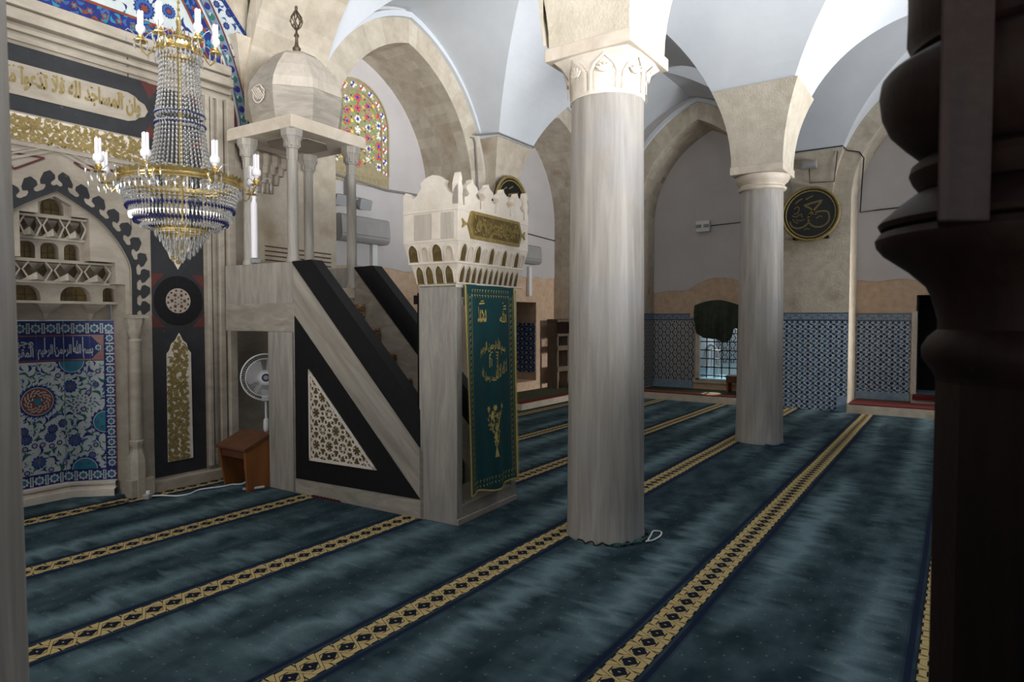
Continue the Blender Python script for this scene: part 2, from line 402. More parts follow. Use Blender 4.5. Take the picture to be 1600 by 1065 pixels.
# ------------------------------------------------------------------ walls
QY,QD=6.34,.96          # left wall face, recess depth
FX,FD=12.3,.9           # back wall face, recess depth
TQ=lambda h,z,d:(h,QY-d,z)     # d>0 = out into the room
TF=lambda h,z,d:(FX-d,h,z)
def arch_wall(name,ring_name,T,c,half,zs,rise,depth,h0,h1,ztop=6.4,ring=.33,lip=True,soffit_name=None):
    inn=[(c-half,0)]+[(c-half,z) for z in (.9,1.8,2.7)]+arch(c,half,zs,rise)+[(c+half,z) for z in (2.7,1.8,.9)]+[(c+half,0)]
    out=[(c-half-ring,0)]+[(c-half-ring,z) for z in (.9,1.8,2.7)]+arch(c,half+ring,zs,rise+ring)+[(c+half+ring,z) for z in (2.7,1.8,.9)]+[(c+half+ring,0)]
    mats=[rnd.randrange(3) for _ in inn]
    mb=MB()
    strip(mb,[T(u,v,0) for u,v in inn],[T(u,v,0) for u,v in out],mats=mats)
    K=5
    for k in range(K):
        d0,d1=-depth*k/K,-depth*(k+1)/K
        strip(mb,[T(u,v,d0) for u,v in inn],[T(u,v,d1) for u,v in inn],mats=[rnd.randrange(3) for _ in inn])
    struct(mb.build(ring_name,['lime','lime2','lime3'],fix=False))
    mb=MB(); N=len(out)
    for i in range(4,N-5):
        (ua,va),(ub,vb)=out[i],out[i+1]
        mb.add([T(ua,va,0),T(ub,vb,0),T(ub,ztop,0),T(ua,ztop,0)],[(0,1,2,3)],0)
    for s,h in ((-1,h0),(1,h1)):
        e=c+s*(half+ring)
        if abs(e-h)<.005: continue
        mb.add([T(h,0,0),T(e,0,0),T(e,ztop,0),T(h,ztop,0)],[(0,1,2,3)],1)
    if lip:
        o1=arch(c,half+ring,zs,rise+ring); o2=arch(c,half+ring+.075,zs,rise+ring+.075)
        o1=[p for p in o1 if p[1]>4.42]; o2=o2[(len(o2)-len(o1))//2:][:len(o1)]
        a=[T(u,v,.0) for u,v in o1];b=[T(u,v,.06) for u,v in o1];d=[T(u,v,.06) for u,v in o2];e=[T(u,v,0) for u,v in o2]
        strip(mb,a,b,2);strip(mb,b,d,2);strip(mb,d,e,2)
    return mb
def back_wall(mb,T,c,half,depth,ztop,hole,zline,m_up,m_lo,bump=0):
    """recess back wall with an optional rectangular opening and a wavy stone band at the foot"""
    h0,h1=c-half-.02,c+half+.02; D=-depth
    def rect(a,b,z0,z1,m):
        if b-a>1e-4 and z1-z0>1e-4: mb.add([T(a,z0,D),T(b,z0,D),T(b,z1,D),T(a,z1,D)],[(0,1,2,3)],m)
    if hole:
        a,b,z0,z1=hole
        rect(h0,a,0,ztop,m_lo); rect(b,h1,0,ztop,m_lo); rect(a,b,0,z0,m_lo); rect(a,b,z1,ztop,m_lo)
    else: rect(h0,h1,0,ztop,m_lo)
    n=24; lo=[]
    for i in range(n+1):
        h=h0+(h1-h0)*i/n; z=zline+.02*math.sin(9*h)+(.28*math.exp(-((h-(hole[0]+hole[1])/2)/.5)**2) if hole and bump else 0)
        lo.append((h,z))
    strip(mb,[T(u,v,D+.012) for u,v in lo],[T(u,ztop,D+.012) for u,v in lo],m_up)
    strip(mb,[T(u,v,D) for u,v in lo],[T(u,v,D+.012) for u,v in lo],m_up)
WM=['wallplaster','lime','plaster','pink','lime2']
mb=arch_wall('wall_left','trim_2',TQ,6.65,1.4,3.6,1.8,QD,4.0,8.4)
back_wall(mb,TQ,6.65,1.4,QD,5.6,None,2.36,0,3)
struct(mb.build('wall_left',WM,fix=False))
mb=arch_wall('wall_left','trim_3',TQ,10.72,1.43,3.6,1.8,QD,8.4,12.6)
HQ=(10.2,11.43,.3,1.93)
back_wall(mb,TQ,10.72,1.43,QD,5.6,HQ,2.45,0,3)
struct(mb.build('wall_left.001',WM,fix=False))
mb=arch_wall('wall_back','trim_4',TF,4.2,1.22,3.6,1.8,FD,2.65,6.5)
HF=(3.62,4.42,.36,1.9)
back_wall(mb,TF,4.2,1.22,FD,5.6,HF,2.16,0,3,1)
struct(mb.build('wall_back',WM,fix=False))
mb=arch_wall('wall_back','trim_5',TF,.08,1.47,3.6,1.8,FD,-2.2,2.65)
HR=(-.35,.62,.28,2.0)
back_wall(mb,TF,.08,1.47,FD,5.6,HR,2.27,0,3)
struct(mb.build('wall_back.001',WM,fix=False))
mb=MB(); mb.box(12.3,12.42,-6.6,-2.2,0,6.4); struct(mb.build('wall_back.002','wallplaster'))
# springing blocks (stone corbels growing into the vault)
def haunch(mb,cx,cy,hx0,hx1,hy0,hy1,m=0,mats=None,n=7,zb=ZS,z1=Z1):
    """square section, each side leaning out with the vault; h* = half sizes at the foot, None = stays flat"""
    loops=[]
    for i in range(n+1):
        h=z1*i/n; ins=1.875*(1-ginv(h))
        e=lambda v:v[0] if isinstance(v,tuple) else v+ins
        loops.append([(cx-e(hx0),cy-e(hy0),zb+h),(cx+e(hx1),cy-e(hy0),zb+h),(cx+e(hx1),cy+e(hy1),zb+h),(cx-e(hx0),cy+e(hy1),zb+h)])
    mb.loft(loops,m)
mb=MB(); haunch(mb,8.75,6.34,.31,.31,.17,(.1,)); o=tag(mb.build('stone_corbel','lime'),'beige stone springer block above the roundel on the left wall','stone corbel')
mb=MB(); haunch(mb,12.3,2.15,.03,(.1,),.31,.31); o=tag(mb.build('stone_corbel','lime'),'beige stone springer block above the roundel on the far wall','stone corbel')
mb=MB(); haunch(mb,4.42,6.34,.42,.47,.17,(.1,)); o=tag(mb.build('stone_corbel','lime'),'beige stone springer block behind the pulpit canopy','stone corbel')
# recess platforms
mb=MB(); mb.box(9.28,12.16,6.22,7.3,0,.11); struct(mb.build('trim_6','lime2'))
mb=MB(); mb.box(12.12,13.2,2.98,5.42,0,.13); struct(mb.build('trim_7','lime2'))
mb=MB(); mb.box(12.2,13.2,-1.4,1.55,0,.14); struct(mb.build('trim_8','lime'))
# rugs on the ledges
def rug(name,x0,x1,y0,y1,z,label,axis,w):
    mb=MB(); mb.box(x0,x1,y0,y1,z,z+.014,0)
    t=thing(name,label,'rug',(0,0,0)); mb.build('rug_field','rugg',t)
    mb=MB()
    if axis=='x': mb.box(x0-.012,x0+w,y0,y1,z-.05,z+.018)
    else: mb.box(x0,x1,y0-.012,y0+w,z-.05,z+.018)
    mb.build('red_border','rugr',t)
    return t
rug('ledge_rug',9.3,12.1,6.24,7.25,.11,'green and red rug on the stone ledge below the grey wooden rack','y',.16)
rug('ledge_rug',12.14,13.15,3.0,5.4,.13,'green rug with red border in front of the grilled window','x',.3)
rug('ledge_rug',12.22,13.15,-1.3,1.52,.14,'dark red rug on the ledge right of the roundel pier','x',.7)

# ------------------------------------------------------------------ columns
def column(x,y,r0,r1,kind,label,zt=3.52,damage=False):
    t=thing('stone_column',label,'column',(x,y,0),0)
    zc=zt-(.36 if kind=='lotus' else .30)
    mb=MB(); N=14; prof=[(r0*1.02,0),(r0*1.02,.03)]+[(r0+(r1-r0)*i/N,.05+(zc-.05)*i/N) for i in range(N+1)]
    mb.lathe(prof,n=48); mb.build('shaft','column',t,True)
    if kind=='lotus':
        # faceted capital with pointed panels and palmettes
        mb=MB(); n=8; R=r1*1.03
        def lp(r,z,k): # octagon morphing to square
            out=[]
            for j in range(16):
                a=2*PI*j/16+PI/16*0; sq=1/max(abs(math.cos(a)),abs(math.sin(a))); rr=r*((1-k)+k*min(sq,1.32)); out.append((rr*math.cos(a),rr*math.sin(a),z))
            return out
        mb.loft([lp(R,zc,0),lp(R*1.0,zc+.1,.05),lp(R*1.03,zc+.17,.2),lp(R*1.10,zc+.23,.5),lp(R*1.16,zc+.27,.9)])
        mb.build('capital','crown',t,True,ang=25)
        mb=MB()
        for j in range(8):
            a=2*PI*j/8+PI/8; 
            def TT(u,v,d,a=a):
                rr=R*(1.0+.16*max(0,(v-zc-.1)/.17)**1.5)+d+(.015 if True else 0); b=a+u/R; return (rr*math.cos(b),rr*math.sin(b),v)
            w=.085
            L=[(-w,zc+.02),(-w,zc+.14),(-w*.7,zc+.19),(0,zc+.245),(w*.7,zc+.19),(w,zc+.14),(w,zc+.02)]
            ribbon(mb,L,.018,TT,.008,0)
            for k in range(5):
                b=PI/2+(k-2)*.5; pp=leaf(0,zc+.135,.06,.022,b,0); mb.prism(pp,TT,.0,.012,0)
        mb.build('carved_panels','crown',t)
        mb=MB(); mb.box(-.335,.335,-.335,.335,zc+.27,zc+.36); mb.build('abacus','marblew',t,bevel=.008)
    else:
        mb=MB(); mb.lathe([(r1,zc),(r1*1.13,zc+.015),(r1*1.15,zc+.04),(r1*1.05,zc+.06),(r1*1.05,zc+.08),(r1*1.22,zc+.12),(r1*1.3,zc+.16),(r1*1.3,zc+.19),(r1*1.15,zc+.21)],n=40); mb.build('capital','marblew',t,True)
        mb=MB(); mb.box(-.325,.325,-.325,.325,zc+.2,zc+.3); mb.build('abacus','marblew',t,bevel=.01)
    if damage:
        mb=MB(); mb.box(-.03,.03,-.02,.02,-.03,.03); o=mb.build('peg_hole','dark',t); o.location=(-.235,.035,2.19); o.rotation_euler=(0,0,PI/2)
    mb=MB(); haunch(mb,0,0,HB,HB,HB,HB,zb=zt-.01,z1=Z1+(ZS-zt)+.01); mb.build('springer_block','lime3',t)
    return t
tnear=column(4.33,2.15,.284,.262,'lotus','thick marble column nearest the green banner, with carved palmette capital')
tfar=column(8.75,2.13,.292,.255,'ring','marble column with ringed capital standing farther back before the roundel',damage=True)
tl=column(.534,2.503,.27,.25,'ring','marble column cut off by the left edge of the view')

# ------------------------------------------------------------------ prayer niche
T6=lambda u,v,d:(u,6.1-d,v)
MX=2.26
mih=thing('prayer_niche','tall carved marble prayer niche with black inlay and blue tile panel','prayer niche',(0,0,0))
def mirror(p): return [(2*MX-u,v) for u,v in p][::-1]
# body: frame slab with the niche opening
RI=[(.566,1.623),(.568,1.9),(.564,2.057),(.507,2.195),(.428,2.316),(.325,2.432),(.18,2.534),(0,2.64)]
RO=[(.712,1.623),(.718,1.9),(.715,2.03),(.69,2.165),(.629,2.32),(.529,2.456),(.405,2.569),(.265,2.668),(0,2.815)]
def smooth(l,n=6):
    out=[]
    for i in range(len(l)-1):
        p0,p1,p2,p3=l[max(i-1,0)],l[i],l[i+1],l[min(i+2,len(l)-1)]
        for k in range(n):
            t=k/n; out.append(tuple(.5*((2*b)+(-a+c)*t+(2*a-5*b+4*c-d)*t*t+(-a+3*b-3*c+d)*t**3) for a,b,c,d in zip(p0,p1,p2,p3)))
    return out+[l[-1]]
RI=smooth(RI);RO=smooth(RO)
def both(l,e=0): return [(MX-a-e,b) for a,b in l]+[(MX+a+e,b) for a,b in l[::-1][1:]]
inn=[(MX-.57,0)]+both(RI,.004)+[(MX+.57,0)]
mb=MB()
N=len(inn)
for i in range(1,N-2):
    (ua,va),(ub,vb)=inn[i],inn[i+1]; mb.add([T6(ua,va,0),T6(ub,vb,0),T6(ub,4.12,0),T6(ua,4.12,0)],[(0,1,2,3)],0)
for s in (-1,1): mb.add([T6(MX+s*.58,0,0),T6(MX+s*1.55,0,0),T6(MX+s*1.55,4.12,0),T6(MX+s*.58,4.12,0)],[(0,1,2,3)],0)
strip(mb,[T6(u,v,0) for u,v in inn],[T6(u,v,-.25) for u,v in inn],0)
for s in (-1,1): mb.box(*sorted((MX+s*1.55,MX+s*1.57)),6.1,6.34,0,4.12)
mb.build('wall_slab',['mihrab'],mih)
# jamb frame mouldings
for sd in (0,1):
    mb=MB()
    for x0,x1,d in ((3.52,3.56,.05),(3.58,3.61,.03),(3.64,3.70,.05),(3.72,3.80,.09)):
        a,b=(x0,x1) if sd==0 else (2*MX-x1,2*MX-x0); mb.box(a,b,6.1-d,6.1,.14,3.77)
    mb.build('frame_moulding','mihrab',mih,bevel=.006)
mb=MB()
for z0,z1,d in ((3.76,3.81,.03),(3.83,3.87,.05),(3.90,3.98,.09),(3.985,4.0,.06),(4.02,4.11,.06)): mb.box(MX-1.5,MX+1.5+.04,6.1-d,6.1,z0,z1)
mb.build('cornice','mihrab',mih,bevel=.01)
for sd in (1,-1):
    mb=MB(); a,b=sorted((MX+sd*.6,MX+sd*1.5)); mb.box(a,b,6.02,6.1,0,.10); mb.build('plinth','mihrab',mih,bevel=.006)
# black inlay border: upright panel, corner and top strip
G=lambda mb,pts,d,m: mb.poly(pts,T6,d,m)
def arabesque(mb,poly,m,d,cell=.055,w=.012,seed=1):
    r=random.Random(seed); us=[p[0] for p in poly];vs=[p[1] for p in poly]
    u=min(us)+cell*.5; row=0
    while u<max(us):
        v=min(vs)+cell*.5
        while v<max(vs):
            if all(inside((u+du,v+dv),poly) for du,dv in ((cell*.42,0),(-cell*.42,0),(0,cell*.42),(0,-cell*.42))):
                a=r.random()*6.28; s=r.choice((-1,1))
                ribbon(mb,arcpts(u,v,cell*.42,a,a+s*4.2,9),w,T6,d,m,True)
                mb.poly(leaf(u-cell*.25*math.cos(a),v-cell*.25*math.sin(a),cell*.75,cell*.36,a,.2*s),T6,d+.0006,m)
                mb.poly(leaf(u,v,cell*.62,cell*.26,a+2,-.2*s),T6,d+.0012,m)
            v+=cell
        u+=cell
    if seed<100: arabesque(mb,[(a+cell*.37,b+cell*.45) for a,b in poly] if False else poly,m,d+.002,cell*.83,w*.85,seed+100)
for s in (1,-1):
    F=(lambda p:p) if s==1 else mirror
    mb=MB()
    G(mb,F([(3.0,.12),(3.5,.12),(3.5,3.73),(3.0,3.73)]),.004,0)
    # red squares with black disc and white star roundel
    for zc in (1.765,3.48):
        sq=.25
        for q in ([(3.0,zc-sq),(3.12,zc-sq),(3.0,zc-.11)],[(3.5,zc-sq),(3.38,zc-sq),(3.5,zc-.11)],[(3.0,zc+sq),(3.12,zc+sq),(3.0,zc+.11)],[(3.5,zc+sq),(3.38,zc+sq),(3.5,zc+.11)]): G(mb,F(q),.006,1)
    G(mb,F(circ(3.25,1.765,.235,36)),.007,3)
    G(mb,F(circ(3.243,1.765,.118,30)),.009,2)
    for k in range(6): G(mb,F(star(3.243+.06*math.cos(k*PI/3),1.765+.06*math.sin(k*PI/3),.022,.011,5,k)),.0105,1)
    for k in range(12): G(mb,F(circ(3.243+.098*math.cos(k*PI/6+.2),1.765+.098*math.sin(k*PI/6+.2),.011,6)),.0105,1)
    for k in range(6): G(mb,F(circ(3.243+.032*math.cos(k*PI/3+.5),1.765+.032*math.sin(k*PI/3+.5),.008,5)),.0105,3)
    mb.build('inlay_panel',['blacki','red','mihrab','black'],mih)
    shp=[(3.12,.25),(3.36,.25),(3.355,1.27),(3.33,1.30),(3.315,1.36),(3.28,1.39),(3.245,1.46),(3.205,1.39),(3.17,1.36),(3.15,1.30),(3.125,1.27)]
    up=[(u,3.52-v-.02*0) for u,v in shp[::-1]]
    up=[(u,v if v<3 else 3.05) for u,v in up]
    for k,p in enumerate((shp,up)):
        mb=MB(); mb.prism(F(p),T6,.004,.012,0); arabesque(mb,F(p),1,.0135,.062,.016,3+k); mb.build('gilded_panel',['crown','gold'],mih)
mb=MB(); G(mb,[(MX-.74,3.22),(MX+.74,3.22),(MX+.74,3.735),(MX-.74,3.735)],.005,0)
for s in (1,-1):
    F=(lambda p:p) if s==1 else mirror
    G(mb,F([(2.93,3.735),(3.0,3.735),(3.0,3.62)]),.007,1); G(mb,F([(2.93,3.22),(3.0,3.22),(3.0,3.33)]),.007,1)
mb.build('inlay_strip',['blacki','red'],mih)
def cart(x0,x1,z0,z1):
    zc=(z0+z1)/2; h=(z1-z0)/2
    r=[(x1-.17,z0),(x1-.11,z0+.02),(x1-.08,z0+.05),(x1-.03,zc-h*.45),(x1,zc),(x1-.03,zc+h*.45),(x1-.08,z1-.05),(x1-.11,z1-.02),(x1-.17,z1)]
    l=[(x0+x1-u,v) for u,v in r][::-1]
    return r+l
mb=MB(); c=cart(MX-.73,MX+.735,3.345,3.595); mb.prism(c,T6,.005,.014,0)
c2=cart(MX-.71,MX+.715,3.36,3.58)
text(mb,'وان المساجد لله فلا تدعوا مع',MX-.36,MX+.67,3.36,3.575,T6,.018,1,None,.035)
text(mb,'الله احدا',MX-.70,MX-.39,3.36,3.575,T6,.018,1,None,.035)
for i in range(26): 
    u=MX-.6+1.22*rnd.random(); mb.poly(circ(u,3.545+.02*rnd.random(),.008,5),T6,.017,1)
mb.build('inscription_panel',['mihrab','gold'],mih)
mb=MB(); p=[(MX-.70,3.0),(MX+.70,3.0),(MX+.70,3.205),(MX-.70,3.205)]; mb.prism(p,T6,.0,.006,0); arabesque(mb,p,1,.008,.052,.015,9); mb.build('arabesque_band',['crown','gold'],mih)
# gable frame
mb=MB()
gl=[(2.95,2.42),(2.894,2.561),(2.763,2.767),(2.266,2.97)]
gl=gl+[(2*MX-u,v) for u,v in gl[::-1][1:]]
for off,w,d in ((0.0,.02,.012),(.035,.012,.02),(.06,.018,.008)): ribbon(mb,[(u,v+off) for u,v in gl],w,T6,d,0)
mb.box(MX-.70,MX+.70,6.075,6.1,2.955,2.985)
mb.build('gable_moulding','mihrab',mih)
for q in ([(1.948,2.888),(2.179,2.89),(1.97,2.764),(1.918,2.828)],[(2.39,2.896),(2.56,2.886),(2.519,2.851),(2.451,2.86)],[(2.62,2.89),(2.66,2.86),(2.70,2.885)],[(2.78,2.83),(2.86,2.78),(2.80,2.68),(2.90,2.62),(2.93,2.86)]):
    mb=MB()
    for k in range(len(q)): ribbon(mb,[q[k],q[(k+1)%len(q)]],.016,T6,.006+.0002*k,0)
    mb.build('red_outline_inlay','red',mih,fix=False)
# black keyed voussoirs
IN=both(RI)
OU=both(RO)
def resamp(c,n):
    L=[0]
    for i in range(len(c)-1): L.append(L[-1]+math.dist(c[i],c[i+1]))
    out=[];j=0
    for k in range(n+1):
        t=L[-1]*k/n
        while j<len(c)-2 and L[j+1]<t: j+=1
        f=(t-L[j])/(L[j+1]-L[j] or 1); out.append((c[j][0]+(c[j+1][0]-c[j][0])*f,c[j][1]+(c[j+1][1]-c[j][1])*f))
    return out
NK=20
IN=resamp(IN,NK*12);OU=resamp(OU,NK*12)
def rib(t,r): # t in key units, r 0..1
    i=min(max(int(round(t*12)),0),NK*12); a,b=IN[i],OU[i]; return (a[0]+(b[0]-a[0])*r,a[1]+(b[1]-a[1])*r)
mb=MB()
bandp=[rib(k/4,.0) for k in range(NK*4+1)]; bando=[rib(k/4,.30) for k in range(NK*4+1)]
strip(mb,[T6(u,v,.005) for u,v in OU],[T6(u,v,.005) for u,v in IN],1)
strip(mb,[T6(u,v,.007) for u,v in bandp],[T6(u,v,.007) for u,v in bando],0)
for k in range(NK):
    t=k+.5
    key=[rib(t-.32,.28),rib(t-.18,.40),rib(t-.19,.50),rib(t-.38,.58),rib(t-.40,.76),rib(t-.30,.86),rib(t-.2,1.06),rib(t+.2,1.06),rib(t+.30,.86),rib(t+.40,.76),rib(t+.38,.58),rib(t+.19,.50),rib(t+.18,.40),rib(t+.32,.28)]
    mb.poly(key,T6,.0075,0)
mb.build('voussoir_inlay',['blacki','mihrab'],mih)
# stalactite hood: stepped plates with arched cells
mb=MB(); D=-.05
def plate(hw,z0,z1,y,cells,m=0):
    """front plate with arched cell openings; gilded backs deeper in"""
    T=lambda u,v,d:(u,y-d,v)
    cells=sorted(cells); x=MX-hw
    for c,w,zt in cells:
        l,r=MX+c-w,MX+c+w
        mb.add([T(x,z0,0),T(l,z0,0),T(l,z1,0),T(x,z1,0)],[(0,1,2,3)],m); x=r
        sp=zt-w*.75; cr=arch(MX+c,w,sp,zt-sp,5)
        for i in range(len(cr)-1):
            (a,b),(a2,b2)=cr[i],cr[i+1]; mb.add([T(a,b,0),T(a2,b2,0),T(a2,z1,0),T(a,z1,0)],[(0,1,2,3)],m)
        path=[(l,z0)]+cr+[(r,z0)]
        strip(mb,[T(u,v,0) for u,v in path],[T(u,v,-.10) for u,v in path],m)
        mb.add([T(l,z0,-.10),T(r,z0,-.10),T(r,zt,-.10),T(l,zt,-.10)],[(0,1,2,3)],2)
        for k in (-.33,.33): mb.box(MX+c+k*w-.002,MX+c+k*w+.002,y+.095,y+.1,z0,zt-.02,3)
        mb.box(l,r,y+.092,y+.1,z0+(zt-z0)*.45,z0+(zt-z0)*.45+.005,3)
        ribbon(mb,path,.012,T,.004,0)
    r=MX+hw
    mb.add([T(x,z0,0),T(r,z0,0),T(r,z1,0),T(x,z1,0)],[(0,1,2,3)],m)
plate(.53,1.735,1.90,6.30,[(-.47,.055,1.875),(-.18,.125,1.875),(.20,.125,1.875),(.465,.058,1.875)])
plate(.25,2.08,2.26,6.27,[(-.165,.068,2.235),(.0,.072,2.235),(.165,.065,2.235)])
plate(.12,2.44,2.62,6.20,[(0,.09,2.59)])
# sloping faceted tiers
for hw,z0,z1,y0,y1,n in ((.45,1.90,2.08,6.27,6.20,4),(.245,2.26,2.44,6.25,6.17,3)):
    w=2*hw/n
    for k in range(n):
        x=MX-hw+k*w; c=x+w/2
        mb.add([(x,y0,z0),(x+w,y0,z0),(c,y1,z0+.02)],[(0,1,2)],0)
        mb.add([(x,y0,z0),(c,y1,z0+.02),(c,y1+.015,z0+(z1-z0)*.45)],[(0,1,2)],0); mb.add([(x+w,y0,z0),(c,y1,z0+.02),(c,y1+.015,z0+(z1-z0)*.45)],[(0,1,2)],0)
        for s in (-1,1):
            mb.add([(c+s*.012,y1+.02,z0+(z1-z0)*.5),(c+s*w*.24,y0+.02,z0+.01),(c+s*w*.44,y0+.01,z0+(z1-z0)*.55),(c+s*w*.26,y1+.03,z0+(z1-z0)*.86)],[(0,1,2,3)],3)
            ribbon(mb,[(c+s*w*.24,z0+.01),(c+s*w*.46,z0+(z1-z0)*.55),(c+s*w*.26,z0+(z1-z0)*.9)],.014,lambda u,v,d,y=y1:(u,y-d,v),-.0,0)
        mb.add([(x,y0+.05,z0),(x+w,y0+.05,z0),(x+w,y0+.05,z1),(x,y0+.05,z1)],[(0,1,2,3)],1)
    mb.box(MX-hw,MX+hw,y1-.01,y0+.1,z1-.018,z1,0)
for hw,z,y in ((.53,1.735,6.27),(.45,1.90,6.24),(.25,2.08,6.24),(.25,2.26,6.22),(.13,2.44,6.17)): mb.box(MX-hw,MX+hw,y,6.4,z-.01,z+.012,0)
# fill between the stepped cells and the arch
st=[(.53,1.6),(.53,1.9),(.45,1.9),(.45,2.09),(.25,2.09),(.25,2.45),(.12,2.45),(.12,2.54),(0,2.60)]
ar=[(MX+a,b) for a,b in RI[::-1]][:-6]
for s in (1,-1):
    F=(lambda p:p) if s==1 else mirror
    body=[(MX+.58,1.6)]+ar[::-1]
    pol=[(MX+a,b) for a,b in st]+ar
    pol=pol+[(MX+.58,1.6)]
    mb.poly(F(pol),T6,-.03,0)
    e=F([(MX+a,b) for a,b in st]); strip(mb,[T6(u,v,-.03) for u,v in e],[T6(u,v,-.3) for u,v in e],0)
# pendants and back wall band above the tiles
mb.box(MX-.53,MX+.53,6.42,6.6,1.585,1.76,1)
for c in (-.37,.01,.36):
    mb.loft([[(MX+c-.1,6.30,1.735),(MX+c+.1,6.30,1.735),(MX+c+.1,6.5,1.735),(MX+c-.1,6.5,1.735)],[(MX+c-.07,6.33,1.70),(MX+c+.07,6.33,1.70),(MX+c+.07,6.5,1.70),(MX+c-.07,6.5,1.70)],[(MX+c-.02,6.40,1.64),(MX+c+.02,6.40,1.64),(MX+c+.02,6.5,1.64),(MX+c-.02,6.5,1.64)],[(MX+c-.01,6.42,1.58),(MX+c+.01,6.42,1.58),(MX+c+.01,6.5,1.58),(MX+c-.01,6.5,1.58)]],0)
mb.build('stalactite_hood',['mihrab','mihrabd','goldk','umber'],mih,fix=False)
# colonettes
for s in (1,-1):
    x=MX+s*.575-.0
    t=MB(); y=6.07
    t.lathe([(.075,0),(.08,.0),(.08,.34),(.055,.40),(.045,.44),(.06,.47),(.062,.50),(.045,.52)],x,y,8,0,PI/8)
    t.lathe([(.052,.50),(.05,1.38),(.056,1.40),(.04,1.42),(.06,1.47),(.064,1.50)],x,y,20)
    t.lathe([(.06,1.49),(.062,1.52),(.075,1.55),(.08,1.60)],x,y,8,0,PI/8)
    t.box(x-.085,x+.085,y-.085,y+.09,1.6,1.63)
    t.build('colonette','mihrab',mih,True)
    t=MB(); t.box(*sorted((x-.09*s,x+.12*s)),6.0,6.12,0,.16); t.build('colonette_plinth','mihrab',mih,bevel=.006)
# tile panel on the folded niche back
A0,B0=.21,.412
def TN(s,v,d):
    sg=1 if s>=0 else -1; q=abs(s)
    if q<=A0: return (MX+s,6.6-d,v)
    t=(q-A0)/B0; return (MX+sg*(A0+.315*t-.64*d),6.6-.266*t-.76*d,v)
SE=A0+B0
tp=MB()
def bend(mb,pts,d,m): # split at the folds
    for lo,hi in ((-9,-A0),(-A0,A0),(A0,9)):
        p=clipu(pts,lo,hi)
        if len(p)>2: mb.add([TN(u,v,d) for u,v in p],[tuple(range(len(p)))],m)
def clipu(p,lo,hi,ax=0):
    for b,sg in ((lo,1),(hi,-1)):
        o=[]
        for i in range(len(p)):
            a,c=p[i],p[(i+1)%len(p)]; fa,fc=sg*(a[ax]-b),sg*(c[ax]-b)
            if fa>=0: o.append(a)
            if (fa>=0)!=(fc>=0): t=fa/(fa-fc); o.append((a[0]+(c[0]-a[0])*t,a[1]+(c[1]-a[1])*t))
        p=o
        if not p: return []
    return p
def field(pts,d,m,lo=-(SE-.09),hi=SE-.09,z0=.235,z1=1.215):
    p=clipu(pts,lo,hi)
    if p: p=clipu(p,z0,z1,1)
    if len(p)>2: bend(tp,p,d,m)
TM=['tw','tb','tbl','tq','tg','tr','tgy']
R4=lambda a,b,c,d:[(a,c),(b,c),(b,d),(a,d)]
bend(tp,R4(-SE,SE,.12,1.575),0,1)
bend(tp,R4(-SE+.09,SE-.09,.235,1.215),.002,0)
# borders of rosettes
def rosette(u,v,r,d=.002):
    bend(tp,star(u,v,r,r*.72,8),d,0); bend(tp,star(u,v,r*.62,r*.40,6),d+.001,2); bend(tp,circ(u,v,r*.3,8),d+.002,3)
n=11
for i in range(n):
    u=-SE+.05+(2*SE-.1)*i/(n-1)
    for z in (.178,1.51): rosette(u,z,.044); 
    if i<n-1:
        um=u+(2*SE-.1)/(n-1)/2
        for z in (.178,1.51):
            bend(tp,R4(um-.014,um+.014,z-.045,z+.045),.002,0); bend(tp,R4(um-.005,um+.005,z-.035,z+.035),.003,3)
for i in range(13):
    z=.28+i*.095
    for s in (1,-1):
        rosette(s*(SE-.045),z,.036); bend(tp,R4(s*(SE-.045)-.035,s*(SE-.045)+.035,z+.04,z+.055),.002,0)
for e in (1.445,1.228): bend(tp,R4(-SE+.09,SE-.09,e-.006,e+.006),.003,5)
for z in (.225,): bend(tp,R4(-SE+.09,SE-.09,z-.005,z+.008),.003,1)
for s in (1,-1): bend(tp,R4(s*(SE-.088)-.005,s*(SE-.088)+.005,.225,1.44),.004,1); bend(tp,R4(s*(SE-.003)-.004,s*(SE-.003)+.004,.12,1.575),.004,5)
# inscription
for s in (1,-1):
    bend(tp,[(s*(SE-.09),1.234),(s*(SE-.09),1.439),(s*(SE-.19),1.439),(s*(SE-.10),1.336),(s*(SE-.19),1.234)],.003,5)
    rosette(s*(SE-.135),1.336,.03,.004)
TNt=lambda u,v,d:TN(u,v,d+.002)
text(tp,'بسم الله الرحمن الرحيم',.01,.445,1.238,1.40,TNt,.003,0,None,.03)
for k in range(5): bend(tp,R4(.06+.075*k,.068+.075*k,1.30,1.432),.0052,0)
text(tp,'وجيها',-.22,-.02,1.34,1.432,TNt,.003,0,None,.03)
text(tp,'المقربين',-.22,-.02,1.238,1.345,TNt,.0032,0,None,.03)
text(tp,'في الدنيا والاخرة',-.52,-.25,1.24,1.42,TNt,.003,0,None,.03)
